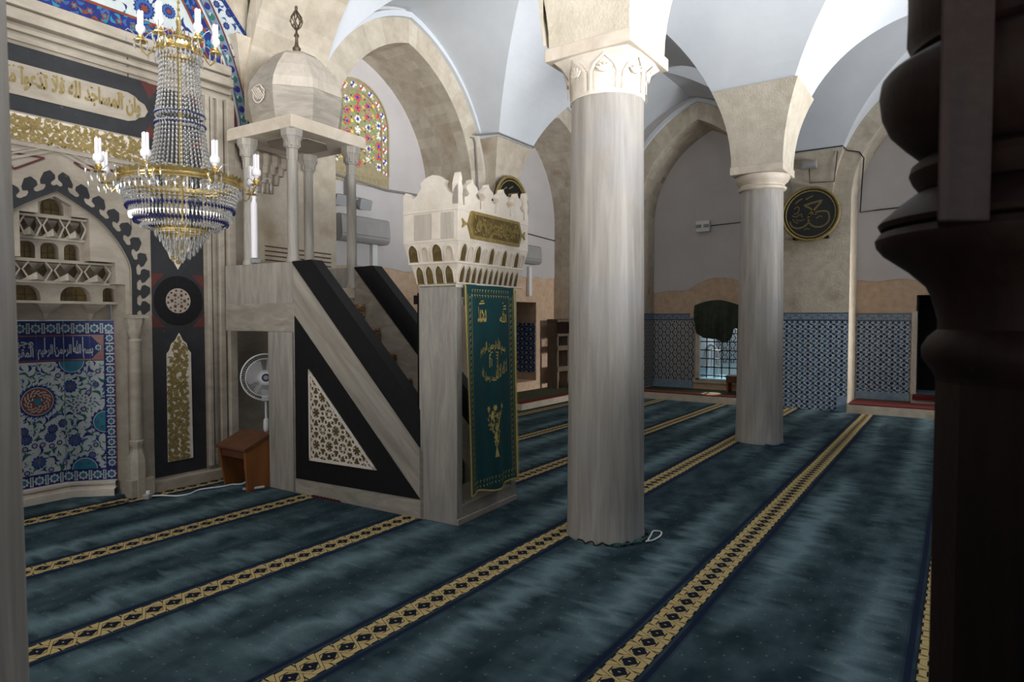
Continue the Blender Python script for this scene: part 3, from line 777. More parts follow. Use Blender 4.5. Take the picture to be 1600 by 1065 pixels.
# main field motifs
occ=[]
def flame(u,v,r,n,mo,d=.004):
    field(star(u,v,r*1.28,r*1.0,n),d,2); field(star(u,v,r*1.2,r*1.02,n,.1),d+.0004,1); occ.append((u,v,r*1.25))
flame(0,.875,.125,24,2); field(circ(0,.875,.123,32),.006,0); field(circ(0,.875,.117,32),.0065,5); 
for k in range(44):
    a=k*2.4; rr=.045+.068*math.sqrt(k/44); field(leaf(rr*math.cos(a),.875+rr*math.sin(a),.034,.010,a+1.9,.35),.0072,0)
field(star(0,.875,.042,.024,8),.008,3)
for u,v,r in ((.27,1.215,.105),(-.27,1.215,.105),(.53,.66,.10),(-.53,.66,.10),(.36,.235,.105),(-.36,.235,.105)):
    flame(u,v,r,16,3); field(circ(u,v,r*.98,26),.006,0); field(circ(u,v,r*.92,26),.0065,3)
    for k in range(6): field(circ(u+r*.55*math.cos(k*1.05),v+r*.55*math.sin(k*1.05),.010,6),.0075,5)
def carn(u,v,r,a=0):
    field(star(u,v,r,r*.8,11,a),.005,1); field(star(u,v,r*.86,r*.66,9,a),.0055,2); field(star(u,v,r*.46,r*.25,6,a),.006,5); field(circ(u,v,r*.16,7),.0065,3); occ.append((u,v,r))
for u,v,r in ((.255,.99,.062),(.11,.62,.045),(.285,.50,.06),(0,.34,.06),(.19,.66,.042),(-.09,.55,.05),(.42,.36,.035),(.46,1.0,.03)):
    for s in ((1,-1) if u else (1,)): carn(s*u,v,r,u)
for u,v in ((.16,1.09),(.40,.93),(.03,.49),(.10,.47),(.16,.49),(.45,.45),(.33,1.12),(.48,1.12),(.20,.30),(.36,.78),(.09,.26)):
    for s in (1,-1): field(star(s*u,v,.026,.02,9),.005,1); field(circ(s*u,v,.013,9),.0055,0); field(circ(s*u,v,.006,6),.006,5); occ.append((s*u,v,.028))
# white medallion sprays
for s in (1,-1):
    for k in range(34):
        a=k*2.4; rr=.10*math.sqrt(k/34); u,v=s*(.36+rr*math.cos(a)),.83+rr*.8*math.sin(a)
        field(leaf(u,v,.024,.011,a),.005,1+k%4)
    occ.append((s*.36,.83,.09))
r=random.Random(5)
for k in range(2600):
    u=r.uniform(-SE+.1,SE-.1);v=r.uniform(.25,1.2); l=r.uniform(.03,.1)*(1 if k<1200 else .6)
    if all(math.hypot(u-a,v-b)>c+l*.26 for a,b,c in occ):
        an=r.random()*6.28; field(leaf(u-l*.5*math.cos(an),v-l*.5*math.sin(an),l,l*r.uniform(.2,.42),an,r.choice((-.3,.3))),.0035+.0000003*k,r.choice((1,1,2,4,4)))
        occ.append((u,v,l*.27))
for i in range(1,7): # tile joints
    z=.12+i*.24
    bend(tp,R4(-SE,SE,z-.0009,z+.0009),.0088,6)
for i in range(-3,4): bend(tp,R4(i*.21-.0008,i*.21+.0008,.12,1.575),.0088,6)
tpo=tp.build('tile_panel',TM,mih,fix=False)
mb=MB()
for z0,z1,d in ((0,.06,.11),(.06,.12,.07),(.105,.125,.085)):
    lp=[TN(s,z0,d) for s in (-SE,-A0,A0,SE)]; hp=[(x,y,z1) for x,y,_ in lp]; bk=[TN(s,z1,-.02) for s in (-SE,-A0,A0,SE)]
    strip(mb,lp,hp); strip(mb,hp,bk)
mb.build('niche_plinth','crown',mih)
for s in (1,-1):
    x0,y0,_=TN(s*SE,0,0); mb=MB(); mb.box(*sorted((x0,MX+s*.70)),6.12,y0+.06,0,1.62); mb.build('niche_jamb','mihrab',mih)
# ------------------------------------------------------------------ tiled lunette above the niche
T61=lambda u,v,d:(u,6.13-d,v)
lun=thing('tiled_lunette','blue and white flower tile lunette above the prayer niche cornice','tile lunette',(0,0,0))
curve_in=[(3.93,3.45),(3.925,3.60),(3.86,3.9),(3.775,4.17),(3.66,4.43),(3.515,4.68),(3.32,4.93),(3.05,5.18),(2.7,5.4),(2.26,5.55)]
full=curve_in+[(2*MX-u,v) for u,v in curve_in[::-1][1:]]
mb=MB(); wallp=[(4.02,3.45),(4.03,4.52),(3.78,4.79),(3.5,5.1),(3.2,5.4),(2.26,5.9)]
wp=wallp+[(2*MX-u,v) for u,v in wallp[::-1][1:]]
mb.poly(wp+[(2*MX-4.02,3.45)],T61,0,0)
mb.build('tile_ground','tw',lun)
tp2=MB()
def f2(pts,d,m,dom=None):
    if dom and not all(inside(p,dom) for p in pts[::3]): return
    tp2.poly(pts,T61,d,m)
# lower border band
f2([(MX-1.5,4.12),(MX+1.5,4.12),(MX+1.43,4.29),(MX-1.43,4.29)],.004,1)
for e in (4.125,4.285): f2(R4(MX-1.45,MX+1.47,e-.012,e+.012),.006,5)
r=random.Random(11)
for k in range(130):
    u=MX-1.4+2.8*r.random(); v=4.145+.12*r.random(); f2(leaf(u,v,.07,.03,r.random()*6.3,.3),.005+.00001*k,r.choice((3,3,2,5)))
for k in range(24): f2(star(MX-1.35+k*.117,4.205,.034,.02,6),.0075,5); f2(circ(MX-1.35+k*.117,4.205,.014,6),.008,3)
# arched inner border (blue) and outer (dark green, then white)
NC=60
ci=resamp(full,NC); nrm=[]
for i in range(NC+1):
    a=ci[max(i-1,0)];b=ci[min(i+1,NC)]; dx,dy=b[0]-a[0],b[1]-a[1]; q=math.hypot(dx,dy); nrm.append((dy/q,-dx/q))
def off(o): return [(p[0]+n[0]*o,p[1]+n[1]*o) for p,n in zip(ci,nrm)]
def band(a,b,d,m): strip(tp2,[T61(u,v,d) for u,v in off(a)],[T61(u,v,d) for u,v in off(b)],m)
band(-.17,-.04,.010,1); band(-.185,-.165,.011,5); band(-.045,-.02,.011,5); band(-.02,.0,.012,0)
band(0,.10,.016,6); band(.10,.115,.017,5)
for i in range(NC):
    (u,v),(nx,ny)=ci[i],nrm[i]
    for k in range(3):
        o=-.155+.1*r.random(); f2(leaf(u+nx*o,v+ny*o,.06,.028,r.random()*6.3,.3),.012+.0001*k,r.choice((3,2,3)))
    if i%2: f2(star(u-nx*.1,v-ny*.1,.03,.018,6),.0135,5); 
    o=.05; f2(circ(u+nx*o,v+ny*o,.034,10),.018,1 if i%2 else 4); f2(leaf(u+nx*o-.02,v+ny*o,.04,.016,1.2),.019,0 if i%2==0 else 5)
for o in (.008,.095): band(o,o+.007,.0185,7)
# outer white field with carnations
W2=wp
for i in range(0,NC):
    (u,v),(nx,ny)=ci[i],nrm[i]
    for o,rr in ((.175,.04),(.27,.045)):
        q=(u+nx*o,v+ny*o)
        if inside(q,W2):
            if (i+int(o*10))%2==0: f2(star(q[0],q[1],rr,rr*.75,10),.004,1); f2(star(q[0],q[1],rr*.6,rr*.4,7),.005,2); f2(circ(q[0],q[1],rr*.25,6),.006,5)
            else: f2(leaf(q[0]-.03,q[1],.075,.03,r.random()*6.3,.35),.004,1); f2(leaf(q[0],q[1]-.03,.06,.02,r.random()*6.3,.35),.0045,2)
ribbon(tp2,wallp,.045,lambda u,v,d:T61(u-.025,v,d),.01,1)
for i,p in enumerate(resamp(wallp,40)): f2(circ(p[0]-.025,p[1],.009,5),.012,3)
# central field
dom=off(-.2)
occ2=[]
for u,v,rr in ((2.35,4.45,.12),(2.7,4.55,.11),(3.0,4.40,.10),(2.55,4.40,.07),(3.22,4.46,.07),(3.12,4.62,.09),(2.85,4.74,.1),(3.30,4.70,.06),(2.1,4.4,.1),(2.48,4.7,.1)):
    f2(star(u,v,rr,rr*.82,16),.004,1); f2(star(u,v,rr*.84,rr*.7,14),.005,2); f2(circ(u,v,rr*.5,14),.006,1); f2(star(u,v,rr*.45,rr*.22,7),.007,5); occ2.append((u,v,rr))
for k in range(420):
    u=r.uniform(1.6,3.6);v=r.uniform(4.31,5.0); l=r.uniform(.06,.2)
    if all(math.hypot(u-a,v-b)>c+l*.3 for a,b,c in occ2):
        an=r.random()*6.3; p=leaf(u-l*.5*math.cos(an),v-l*.5*math.sin(an),l,l*.32,an,r.choice((-.3,.3)))
        if all(inside(q,dom) and q[1]>4.3 for q in p): f2(p,.004+.00001*k%.001,r.choice((1,1,1,2,4))); occ2.append((u,v,l*.33))
tp2.build('tile_painting',TM+['tk'],lun,fix=False)
# masonry around the lunette
mb=MB(); mb.box(.3,4.05,6.14,6.34,4.1,6.4); struct(mb.build('wall_left.002','lime'))
mb=MB(); mb.box(3.82,5.3,6.28,6.34,1.6,4.5); mb.box(3.82,5.3,6.28,6.34,0,1.6,1); struct(mb.build('wall_left.003',['lime','mihrab']))
# moulded stone bracket beside the canopy
mb=MB()
for i,(w,z,d) in enumerate(((.10,3.02,.10),(.15,3.12,.14),(.19,3.22,.18),(.22,3.30,.22))):
    for k in range(5): mb.lathe([(w*.24,z-.06),(w*.3,z),(w*.3,z+.07)],4.27+(k-2)*w*.5,6.28-d*.35,8)
mb.build('stone_bracket','mihrabd'); tag(bpy.data.objects['stone_bracket'],'small carved stalactite bracket on the wall under the pulpit canopy','bracket')
# ------------------------------------------------------------------ pulpit
MBR=math.atan2(.0535,.9986)
pul=thing('pulpit','tall grey marble mosque pulpit with black banded stair rail and domed canopy','pulpit',(3.806,3.15,0),MBR)
W=.87
SD=lambda u,v,d:(-d,u,v)             # near side face, d>0 outward
FR=lambda u,v,d:(u,-d,v)             # front face
# side walls
side=[(.33,0),(1.86,0),(1.86,2.12),(.33,.56)]
for k,(x0,x1) in enumerate(((0,.1),(W-.1,W))):
    mb=MB(); mb.prism(side,lambda u,v,d:(d,u,v),x0,x1); mb.build('side_wall','marble',pul)
    mb=MB(); mb.prism([(1.835,2.10),(1.835,2.115),(1.58,2.12),(.36,.875),(.36,.575)],lambda u,v,d:(d,u,v),x0-.012,x1+.012); mb.build('hand_rail','black',pul,bevel=.004)
mb=MB(); mb.prism([(1.82,1.623),(1.827,.136),(.361,.155)],SD,0,.005); mb.build('black_triangle','black',pul)
# white slanted band, base strip seams
mb=MB(); mb.prism([(1.83,2.07),(1.83,1.65),(.365,.18),(.365,.585)],SD,0,.003); mb.build('slanted_band','marbles',pul)
# star lattice
tri=[(1.633,1.145),(1.633,.325),(.822,.335)]
mb=MB(); mb.poly(tri,SD,.006,1)
cs=.165
def clip_tri(p):
    # keep inside triangle (convex clip)
    T=tri; area=sum(T[i][0]*T[(i+1)%3][1]-T[(i+1)%3][0]*T[i][1] for i in range(3)); sg=1 if area>0 else -1
    for i in range(3):
        a,b=T[i],T[(i+1)%3]; o=[]
        f=lambda q:sg*((b[0]-a[0])*(q[1]-a[1])-(b[1]-a[1])*(q[0]-a[0]))
        for j in range(len(p)):
            q,w=p[j],p[(j+1)%len(p)]; fq,fw=f(q),f(w)
            if fq>=0:o.append(q)
            if (fq>=0)!=(fw>=0): t=fq/(fq-fw); o.append((q[0]+(w[0]-q[0])*t,q[1]+(w[1]-q[1])*t))
        p=o
        if len(p)<3:return []
    return p
def bar(a,b,w,d,m):
    dx,dy=b[0]-a[0],b[1]-a[1];q=math.hypot(dx,dy) or 1;nx,ny=-dy/q*w/2,dx/q*w/2
    p=clip_tri([(a[0]+nx,a[1]+ny),(b[0]+nx,b[1]+ny),(b[0]-nx,b[1]-ny),(a[0]-nx,a[1]-ny)])
    if len(p)>2: mb.prism(p,SD,.006,d,m)
for i in range(-2,8):
    for j in range(-1,9):
        cx=.80+i*cs+(cs/2 if j%2 else 0); cy=.33+j*cs*.866; R0=cs*.36
        hexp=[(cx+R0*math.cos(k*PI/3+PI/6),cy+R0*math.sin(k*PI/3+PI/6)) for k in range(6)]
        for k in range(6):
            bar(hexp[k],hexp[(k+1)%6],.015,.014,0)
            m0=((hexp[k][0]+hexp[(k+1)%6][0])/2,(hexp[k][1]+hexp[(k+1)%6][1])/2)
            a=(k+1)*PI/3
            bar(m0,(cx+cs*.5*math.cos(a+.3),cy+cs*.5*math.sin(a+.3)),.013,.013,0); bar(m0,(cx+cs*.5*math.cos(a-.3),cy+cs*.5*math.sin(a-.3)),.013,.013,0)
            bar(hexp[k],(cx+R0*.45*math.cos(k*PI/3+PI/6),cy+R0*.45*math.sin(k*PI/3+PI/6)),.008,.012,0)
        p=clip_tri(star(cx,cy,R0*.5,R0*.26,6))
        if len(p)>2: mb.poly(p,SD,.010,2 if (i+j)%3 else 0)
for a,b in ((tri[0],tri[1]),(tri[1],tri[2]),(tri[2],tri[0])): bar(a,b,.045,.018,0)
mb.build('star_lattice',['crown','goldk','goldk'],pul)
# landing substructure: post, lintel, parapet
for k,(x0,x1) in enumerate(((0,.1),(W-.1,W))):
    mb=MB(); mb.box(x0,x1,1.836,2.2,0,1.476); mb.build('post','marblev',pul,bevel=.004)
    mb=MB(); mb.box(x0-.004,x1+.004,1.836,2.83,1.476,1.74); mb.build('lintel','marble',pul,bevel=.004)
    mb=MB(); mb.box(x0,x1,1.836,2.83,1.74,2.115); mb.box(x0-.004,x0,1.84,1.92,1.74,2.11); mb.build('parapet','marblev',pul,bevel=.004)
mb=MB(); mb.box(.1,W-.1,1.9,2.92,1.48,1.62); mb.box(.1,W-.1,2.1,2.92,1.62,1.75); mb.build('landing','marble',pul)
mb=MB(); mb.box(.1,W-.1,2.62,2.72,1.75,2.11); mb.build('seat_back','marble',pul)
mb=MB(); mb.box(.58,W-.10,1.86,2.05,1.62,1.80); mb.box(.56,W-.10,1.84,2.07,1.80,1.90); mb.build('column_pedestal','marblew',pul,bevel=.006)
# stairs
mb=MB(); NS=8; stp,rs=.20,.235; Z0=1.95
for i in range(NS): mb.box(.1,W-.1,1.9-stp*(i+1),1.9-stp*i,0,Z0-rs*(i+1))
mb.build('stairs','marble',pul)
# portal
for x0,x1 in ((0,.075),(W-.075,W)):
    mb=MB(); mb.box(x0,x1,0,.37,0,1.86); mb.build('portal_jamb','marblev',pul,bevel=.006)
mb=MB(); mb.box(.07,W-.07,0,.37,0,.15); mb.box(.0,W,-.012,.02,0,.05); mb.build('threshold','marble',pul,bevel=.006)
mb=MB(); mb.box(.07,W-.07,.01,.37,1.74,1.86); mb.box(.0,W,-.014,.37,1.835,1.862); mb.box(.07,.14,.0,.1,1.70,1.76); mb.box(W-.14,W-.07,0,.1,1.70,1.76); mb.build('portal_lintel','crown',pul,bevel=.004)
mb=MB(); mb.box(.02,.06,.371,.40,.16,1.80); mb.box(-.025,.02,.372,.40,1.71,1.78)
mb.build('door_leaf','darkwood',pul)
mb=MB(); mb.box(.09,.14,.06,.36,.15,1.72); mb.build('door_leaf','dark',pul)
# crown: two tiers of stalactite cells, frieze, cresting
def tier(z0,z1,o0,o1,name,nf,ns,rows):
    mb=MB()
    lo=[(-o0,-o0,z0),(W+o0,-o0,z0),(W+o0,.38+o0,z0),(-o0,.38+o0,z0)]; hi=[(-o1,-o1,z1),(W+o1,-o1,z1),(W+o1,.38+o1,z1),(-o1,.38+o1,z1)]
    mb.loft([lo,hi],0)
    for face,n,L in (('f',nf,W),('s',ns,.38)):
        for i in range(n):
            w=(L+2*o0)/n; c=-o0+w*(i+.5); alt=rows and i%2==1
            def T(u,v,d,face=face):
                o=o0+(o1-o0)*(v-z0)/(z1-z0)+d
                return (u,-o,v) if face=='f' else (-o,L-u,v)
            h=z1-z0; ww=w*(.30 if alt else .42)
            top=z0+h*(.78 if alt else .9); a=[(c-ww,z0+h*.04)]+arch(c,ww,z0+h*.5,top-z0-h*.5,4)+[(c+ww,z0+h*.04)]
            mb.poly(a,T,.0015,2 if alt else 1)
            for k in range(len(a)-1): 
                pa,pb=a[k],a[k+1]
                mb.add([T(pa[0],pa[1],.0),T(pb[0],pb[1],.0),T(pb[0],pb[1],.014),T(pa[0],pa[1],.014)],[(0,1,2,3)],0)
            ribbon(mb,a,.008,T,.014,0)
            if not alt:
                for s in (-.5,0,.5): ribbon(mb,[(c+s*ww*.9,z0+h*.5),(c+s*ww*.5,top-.02)],.005,T,.004,3)
                ribbon(mb,[(c-ww,z0+h*.03),(c+ww,z0+h*.03)],.008,T,.004,3)
    return mb.build(name,['crown','goldk','marblew','gold'],pul,fix=False)
tier(1.862,2.02,.0,.035,'stalactite_cornice',11,4,False)
tier(2.03,2.18,.045,.075,'stalactite_cornice',10,4,True)
O=.078
mb=MB(); mb.box(-.05,W+.05,-.05,.43,2.015,2.035); mb.box(-O,W+O,-O,.38+O,2.178,2.45)
mb.box(-O-.004,W+O+.004,-O-.004,.38+O+.004,2.405,2.418)
mb.build('frieze_block','crown',pul,bevel=.004)
mb=MB()
SD2=lambda u,v,d:(-O-d,u,v)
for a,b,k in ((-.04,.08,0),(.085,.17,1),(.175,.34,0),(.345,.43,1)): mb.prism([(a,2.20),(b,2.20),(b,2.395),(a,2.395)],SD2,0,.004,k)
mb.build('frieze_panel',['marblel','crown'],pul)
# inscription plaque on the front
T3=lambda u,v,d:(u,-O-d,v)
mb=MB(); q=[(.03,2.31),(.075,2.205),(.765,2.205),(.81,2.31),(.765,2.415),(.075,2.415)]
mb.prism(q,T3,0,.022,0); qq=[(.06,2.31),(.095,2.225),(.745,2.225),(.78,2.31),(.745,2.395),(.095,2.395)]
mb.poly(qq,T3,.0225,1); ribbon(mb,qq+[qq[0]],.01,T3,.027,0)
for s in (0,1):
    f=(lambda u:u) if s==0 else (lambda u:.84-u)
    mb.prism([(f(.03),2.31),(f(-.01),2.325),(f(-.04),2.345),(f(-.028),2.31),(f(-.04),2.275),(f(-.01),2.295)],T3,0,.012,0)
text(mb,'لا اله الا الله محمد رسول الله',.11,.735,2.235,2.385,T3,.030,0,None,.03)
text(mb,'بسم الله الرحمن الرحيم',.13,.71,2.29,2.385,T3,.028,0,None,.02)
r=random.Random(3)
for i in range(40): u=.12+.6*r.random(); v=2.235+.14*r.random(); mb.poly(leaf(u,v,.05,.016,r.random()*6.3,.4),T3,.0255,0)
mb.build('inscription_plaque',['gold','goldk','crown'],pul,fix=False)
# cresting
def merlon(c,w,z,h):
    L=[(-.5,0),(-.5,.30),(-.30,.36),(-.20,.46),(-.36,.60),(-.34,.72),(-.20,.80),(-.10,.84),(0,1)]
    L=L+[(-a,b) for a,b in L[::-1][1:]]
    return [(c+a*w,z+b*h) for a,b in L]
mb=MB(); w=.205
for c in (.105,.325,.545,.765): mb.prism(merlon(c,w,2.445,.215),T3,-.055,0.0)
for c in (-O+.03,W+O-.03): mb.prism([(c-.03,2.445),(c+.03,2.445),(c+.02,2.52),(c+.028,2.57),(c+.012,2.61),(c+.018,2.64),(c,2.69),(c-.018,2.64),(c-.03,2.60)],T3,-.055,.002)
mb.build('front_cresting','crown',pul,bevel=.006)
prof=[(-.075,2.445),(-.075,2.60),(-.05,2.575),(-.02,2.53),(.02,2.55),(.05,2.585),(.06,2.61),(.045,2.635),(.08,2.655),(.11,2.675),(.16,2.685),(.21,2.675),(.25,2.655),(.285,2.63),(.27,2.60),(.29,2.575),(.33,2.53),(.36,2.52),(.40,2.565),(.43,2.575),(.455,2.545),(.455,2.445)]
for xx in (O,-W-O+.05):
    mb=MB(); mb.prism(prof,lambda u,v,d,xx=xx:(-xx+d,u,v),0,.05); mb.build('side_cresting','crown',pul,bevel=.008)
# canopy
def ccol(x,y,z0,z1,r=.05):
    mb=MB(); mb.lathe([(r*1.25,z0),(r*1.25,z0+.03),(r,z0+.06),(r*.95,z1-.26)],x,y,20); mb.build('canopy_column','marblev',pul,True)
    mb=MB(); e=r*1.05
    mb.lathe([(e,z1-.27),(e,z1-.17),(e*1.18,z1-.165),(e*1.3,z1-.12),(e*1.75,z1-.07),(e*1.9,z1-.06),(e*1.95,z1)],x,y,8,0,PI/8)
    for k in range(8):
        a=k*PI/4; mb.loft([[(x+rr*math.cos(a+b),y+rr*math.sin(a+b),zz) for rr,b in ((e*1.0,-.18),(e*1.45,-.14),(e*1.45,.14),(e,.18))] for zz in (z1-.15,z1-.02)])
    mb.build('canopy_capital','marblev',pul)
for x,y,z0 in ((.05,1.89,2.11),(W-.09,1.89,1.90),(.05,2.52,2.11),(W-.09,2.52,2.11)): ccol(x,y,z0,3.31)
mb=MB(); mb.box(-.04,W+.02,1.79,2.72,3.31,3.415); mb.box(-.03,W+.01,1.80,2.71,3.41,3.43); mb.build('canopy_slab','marblew',pul,bevel=.006)
cx,cy=.41,2.24
mb=MB(); mb.lathe([(.30,3.308),(.30,3.30)],cx,cy,8,0,PI/8); mb.build('canopy_soffit','mihrabd',pul)
mb=MB(); mb.lathe([(.42,3.425),(.44,3.53),(.455,3.60),(.468,3.73),(.445,3.83),(.36,3.97),(.24,4.11),(.18,4.16),(.10,4.17),(.07,4.175)],cx,cy,8,0,PI/8)
do=mb.build('canopy_dome',['marble'],pul,bevel=.006)
# two tone: pale upper courses
mb=MB()
for k in range(3):
    a0=PI/8+k*PI/4+PI
    mb.loft([[(cx+rr*math.cos(a),cy+rr*math.sin(a),z) for a in (a0-.0,a0+PI/4)]+[(cx+(rr-.05)*math.cos(a),cy+(rr-.05)*math.sin(a),z) for a in (a0+PI/4,a0)] for rr,z in ((.470,3.738),(.448,3.835),(.363,3.975),(.243,4.115))])
mb.build('dome_facing','marblel',pul)
mb=MB(); Rm=.43; an=PI
ax=PI*1.0
def TD(u,v,d):
    b=PI+.0; rr=.432+d-(v-3.76)*.55*(1 if v>3.72 else .0); return (cx-rr,cy+u,v)
for i in range(-3,4):
    for s in (1,-1):
        h=math.sqrt(max(0,.075**2-(i*.022)**2)); ribbon(mb,[(i*.022-s*h*.55,3.68-h*.8),(i*.022+s*h*.55,3.68+h*.8)],.007,TD,.012,0)
ribbon(mb,circ(0,3.68,.08,20)+[(.08,3.68)],.012,TD,.014,0)
mb.build('pierced_roundel','crown',pul)
fin=MB(); z=0
fin.lathe([(.07,z),(.055,z+.03),(.03,z+.06),(.05,z+.10),(.055,z+.13),(.03,z+.17),(.022,z+.22),(.02,z+.30),(.035,z+.32),(.03,z+.35),(.016,z+.37),(.014,z+.44)],cx,cy,14)
for k in range(6):
    a=k*PI/3; fin.tube([(cx+rr*math.cos(a+tw),cy+rr*math.sin(a+tw),z+zz) for rr,zz,tw in ((.012,.42,0),(.06,.48,.4),(.085,.55,.8),(.07,.62,1.2),(.03,.69,1.6),(.006,.74,2))],.008,5)
    fin.tube([(cx+rr*math.cos(a+tw),cy+rr*math.sin(a+tw),z+zz) for rr,zz,tw in ((.012,.42,0),(.06,.48,-.4),(.085,.55,-.8),(.07,.62,-1.2),(.03,.69,-1.6),(.006,.74,-2))],.007,5)
fin.lathe([(.004,z+.72),(.022,z+.75),(.02,z+.78),(.004,z+.80)],cx,cy,8)
fo=fin.build('finial','bronze',pul,True); fo.data.transform(Matrix.Translation((cx,cy,4.165))@Matrix.Diagonal((.72,.72,.62,1))@Matrix.Translation((-cx,-cy,0)))
# runner on the stairs
def pl(x,y,z): # pulpit local -> world
    c,s=math.cos(MBR),math.sin(MBR); return (3.806+c*x-s*y,3.15+s*x+c*y,z)
mb=MB(); pr=[]
for i in range(NS):
    zt=Z0-rs*(i+1); y1=1.9-stp*i; y0=y1-stp
    pr+= [(y1,zt+.02),(y0-.015,zt+.022),(y0-.022,zt+.005)]
pr=pr[:-2]
hh=[(y,z) for y,z in pr]
n=len(hh)
vs=[]; 
for x in (.12,W-.12): vs+= [pl(x,y,z) for y,z in hh]
mb.add(vs,[(i,i+1,n+i+1,n+i) for i in range(n-1)])
vs2=[]
for x in (.12,W-.12): vs2+= [pl(x,y,z-.015) for y,z in hh]
tag(mb.build('stair_runner','runner',fix=False),'brown patterned carpet runner laid over the pulpit stairs','stair carpet')

# ------------------------------------------------------------------ green banner
ban=thing('banner','tall green silk banner with gold embroidery hanging in the pulpit doorway','banner',(3.806,3.15,0),MBR)
def BT(u,v,d):
    k=(1.86-v)/1.66
    x=.062+u*.715+.035*k*(1) ; wave=.010*math.sin(u*11+1+k)*(.3+k)+.007*math.sin(u*23+v*2)*(.2+k)
    return (x,-.035-.02*k-wave-d,v)
def vb(u): return .20-.0*u+.02*math.sin(u*9)+.015*(1-u)
mb=MB(); NU,NV=40,30; vs=[];fs=[]
for j in range(NV+1):
    for i in range(NU+1):
        u=i/NU; v=vb(u)+(1.862-vb(u))*j/NV; vs.append(BT(u,v,0))
for j in range(NV):
    for i in range(NU): a=j*(NU+1)+i; fs.append((a,a+1,a+NU+2,a+NU+1))
mb.add(vs,fs,0); bo=mb.build('cloth','silk',ban,True,ang=180)
mb=MB()
for u0 in (0.0,1.0):
    ribbon(mb,[(u0,vb(u0)+(1.86-vb(u0))*i/40) for i in range(41)],.02,BT,.003,0)
ribbon(mb,[(i/40,vb(i/40)) for i in range(41)],.014,BT,.003,0)
for i in range(150): 
    v=.22+1.63*i/150
    for u in (0,1): mb.poly([(u-.035,v),(u+.035,v+.002),(u,v+.006)],BT,.004,0)
mb.build('gold_fringe','goldthread',ban,fix=False)
mb=MB(); r=random.Random(4)
def emb(pts,w,d=.003): ribbon(mb,pts,w,BT,d,0)
for u0 in (.075,.925):
    for i in range(64):
        v=.27+1.50*i/64; s=1 if i%2 else -1
        mb.poly(leaf(u0,v,.026*s,.010,.6,.6),BT,.003,0)
    for e in (-.035,.035): emb([(u0+e,.26+1.53*i/40) for i in range(41)],.004)
for v0 in (1.79,.27):
    for i in range(30):
        u=.1+.8*i/30; mb.poly(leaf(u,v0+(.008 if i%2 else -.008),.035,.010,(.9 if i%2 else -.9),.5),BT,.003,0)
text(mb,'محمد',.22,.40,1.565,1.70,BT,.0035,0); emb([(.26,1.715),(.37,1.72)],.012); emb([(.30,1.735),(.36,1.74)],.008)
text(mb,'الله',.66,.82,1.565,1.66,BT,.0035,0); emb([(.74,1.675),(.82,1.68)],.01); emb([(.75,1.70),(.82,1.705)],.01); emb([(.73,1.725),(.75,1.73)],.012)
wp2=lambda u,v:(u,v-.35*(u-.52)**2*1.6)
text(mb,'بسم الله الرحمن الرحيم',.27,.77,1.315,1.445,BT,.0035,0,wp2)
wp3=lambda u,v:(u,v+.9*(u-.54)**2)
text(mb,'لا اله الا الله',.54,.80,1.10,1.25,BT,.0035,0,wp3); text(mb,'محمد رسول الله',.29,.55,1.07,1.17,BT,.0035,0,wp3)
# small house-shaped outline
for q in ([(.44,1.20),(.44,1.30)],[(.60,1.20),(.60,1.295)],[(.44,1.30),(.60,1.295)],[(.44,1.30),(.47,1.325)],[(.60,1.295),(.615,1.32)],[(.47,1.325),(.615,1.32)],[(.44,1.275),(.60,1.27)],[(.47,1.21),(.47,1.27)]): emb(q,.008)
# flower spray
for k in range(7):
    a=PI/2+(k-3)*.16; L=.28+.04*math.cos(k*2)
    pts=[(.52+(t/10)*L*.9*math.cos(a)*1.0+.02*math.sin(t*.8+k),.55+L*t/10) for t in range(11)]
    emb(pts,.004)
    for i in range(2,10):
        u,v=pts[i]; mb.poly(leaf(u,v,.034,.013,r.uniform(0,6.28),.3),BT,.0032+.0001*k,0)
    mb.poly(star(pts[-1][0],pts[-1][1],.03,.015,6),BT,.004,0)
    emb([(.52,.55),(.50+.01*k,.46)],.007)
mb.poly(star(.52,.87,.03,.014,6),BT,.004,0)
mb.build('gold_embroidery','goldthread',ban,fix=False)
mb=MB(); mb.tube([(-.02,-.03,1.866),(W+.03,-.03,1.866)],.008,8); mb.lathe([(.0,1.855),(.014,1.862),(.0,1.88)],-.02,-.03,8); mb.lathe([(.0,1.855),(.014,1.862),(.0,1.88)],W+.03,-.03,8); mb.build('hanging_rod','crown',ban,True)

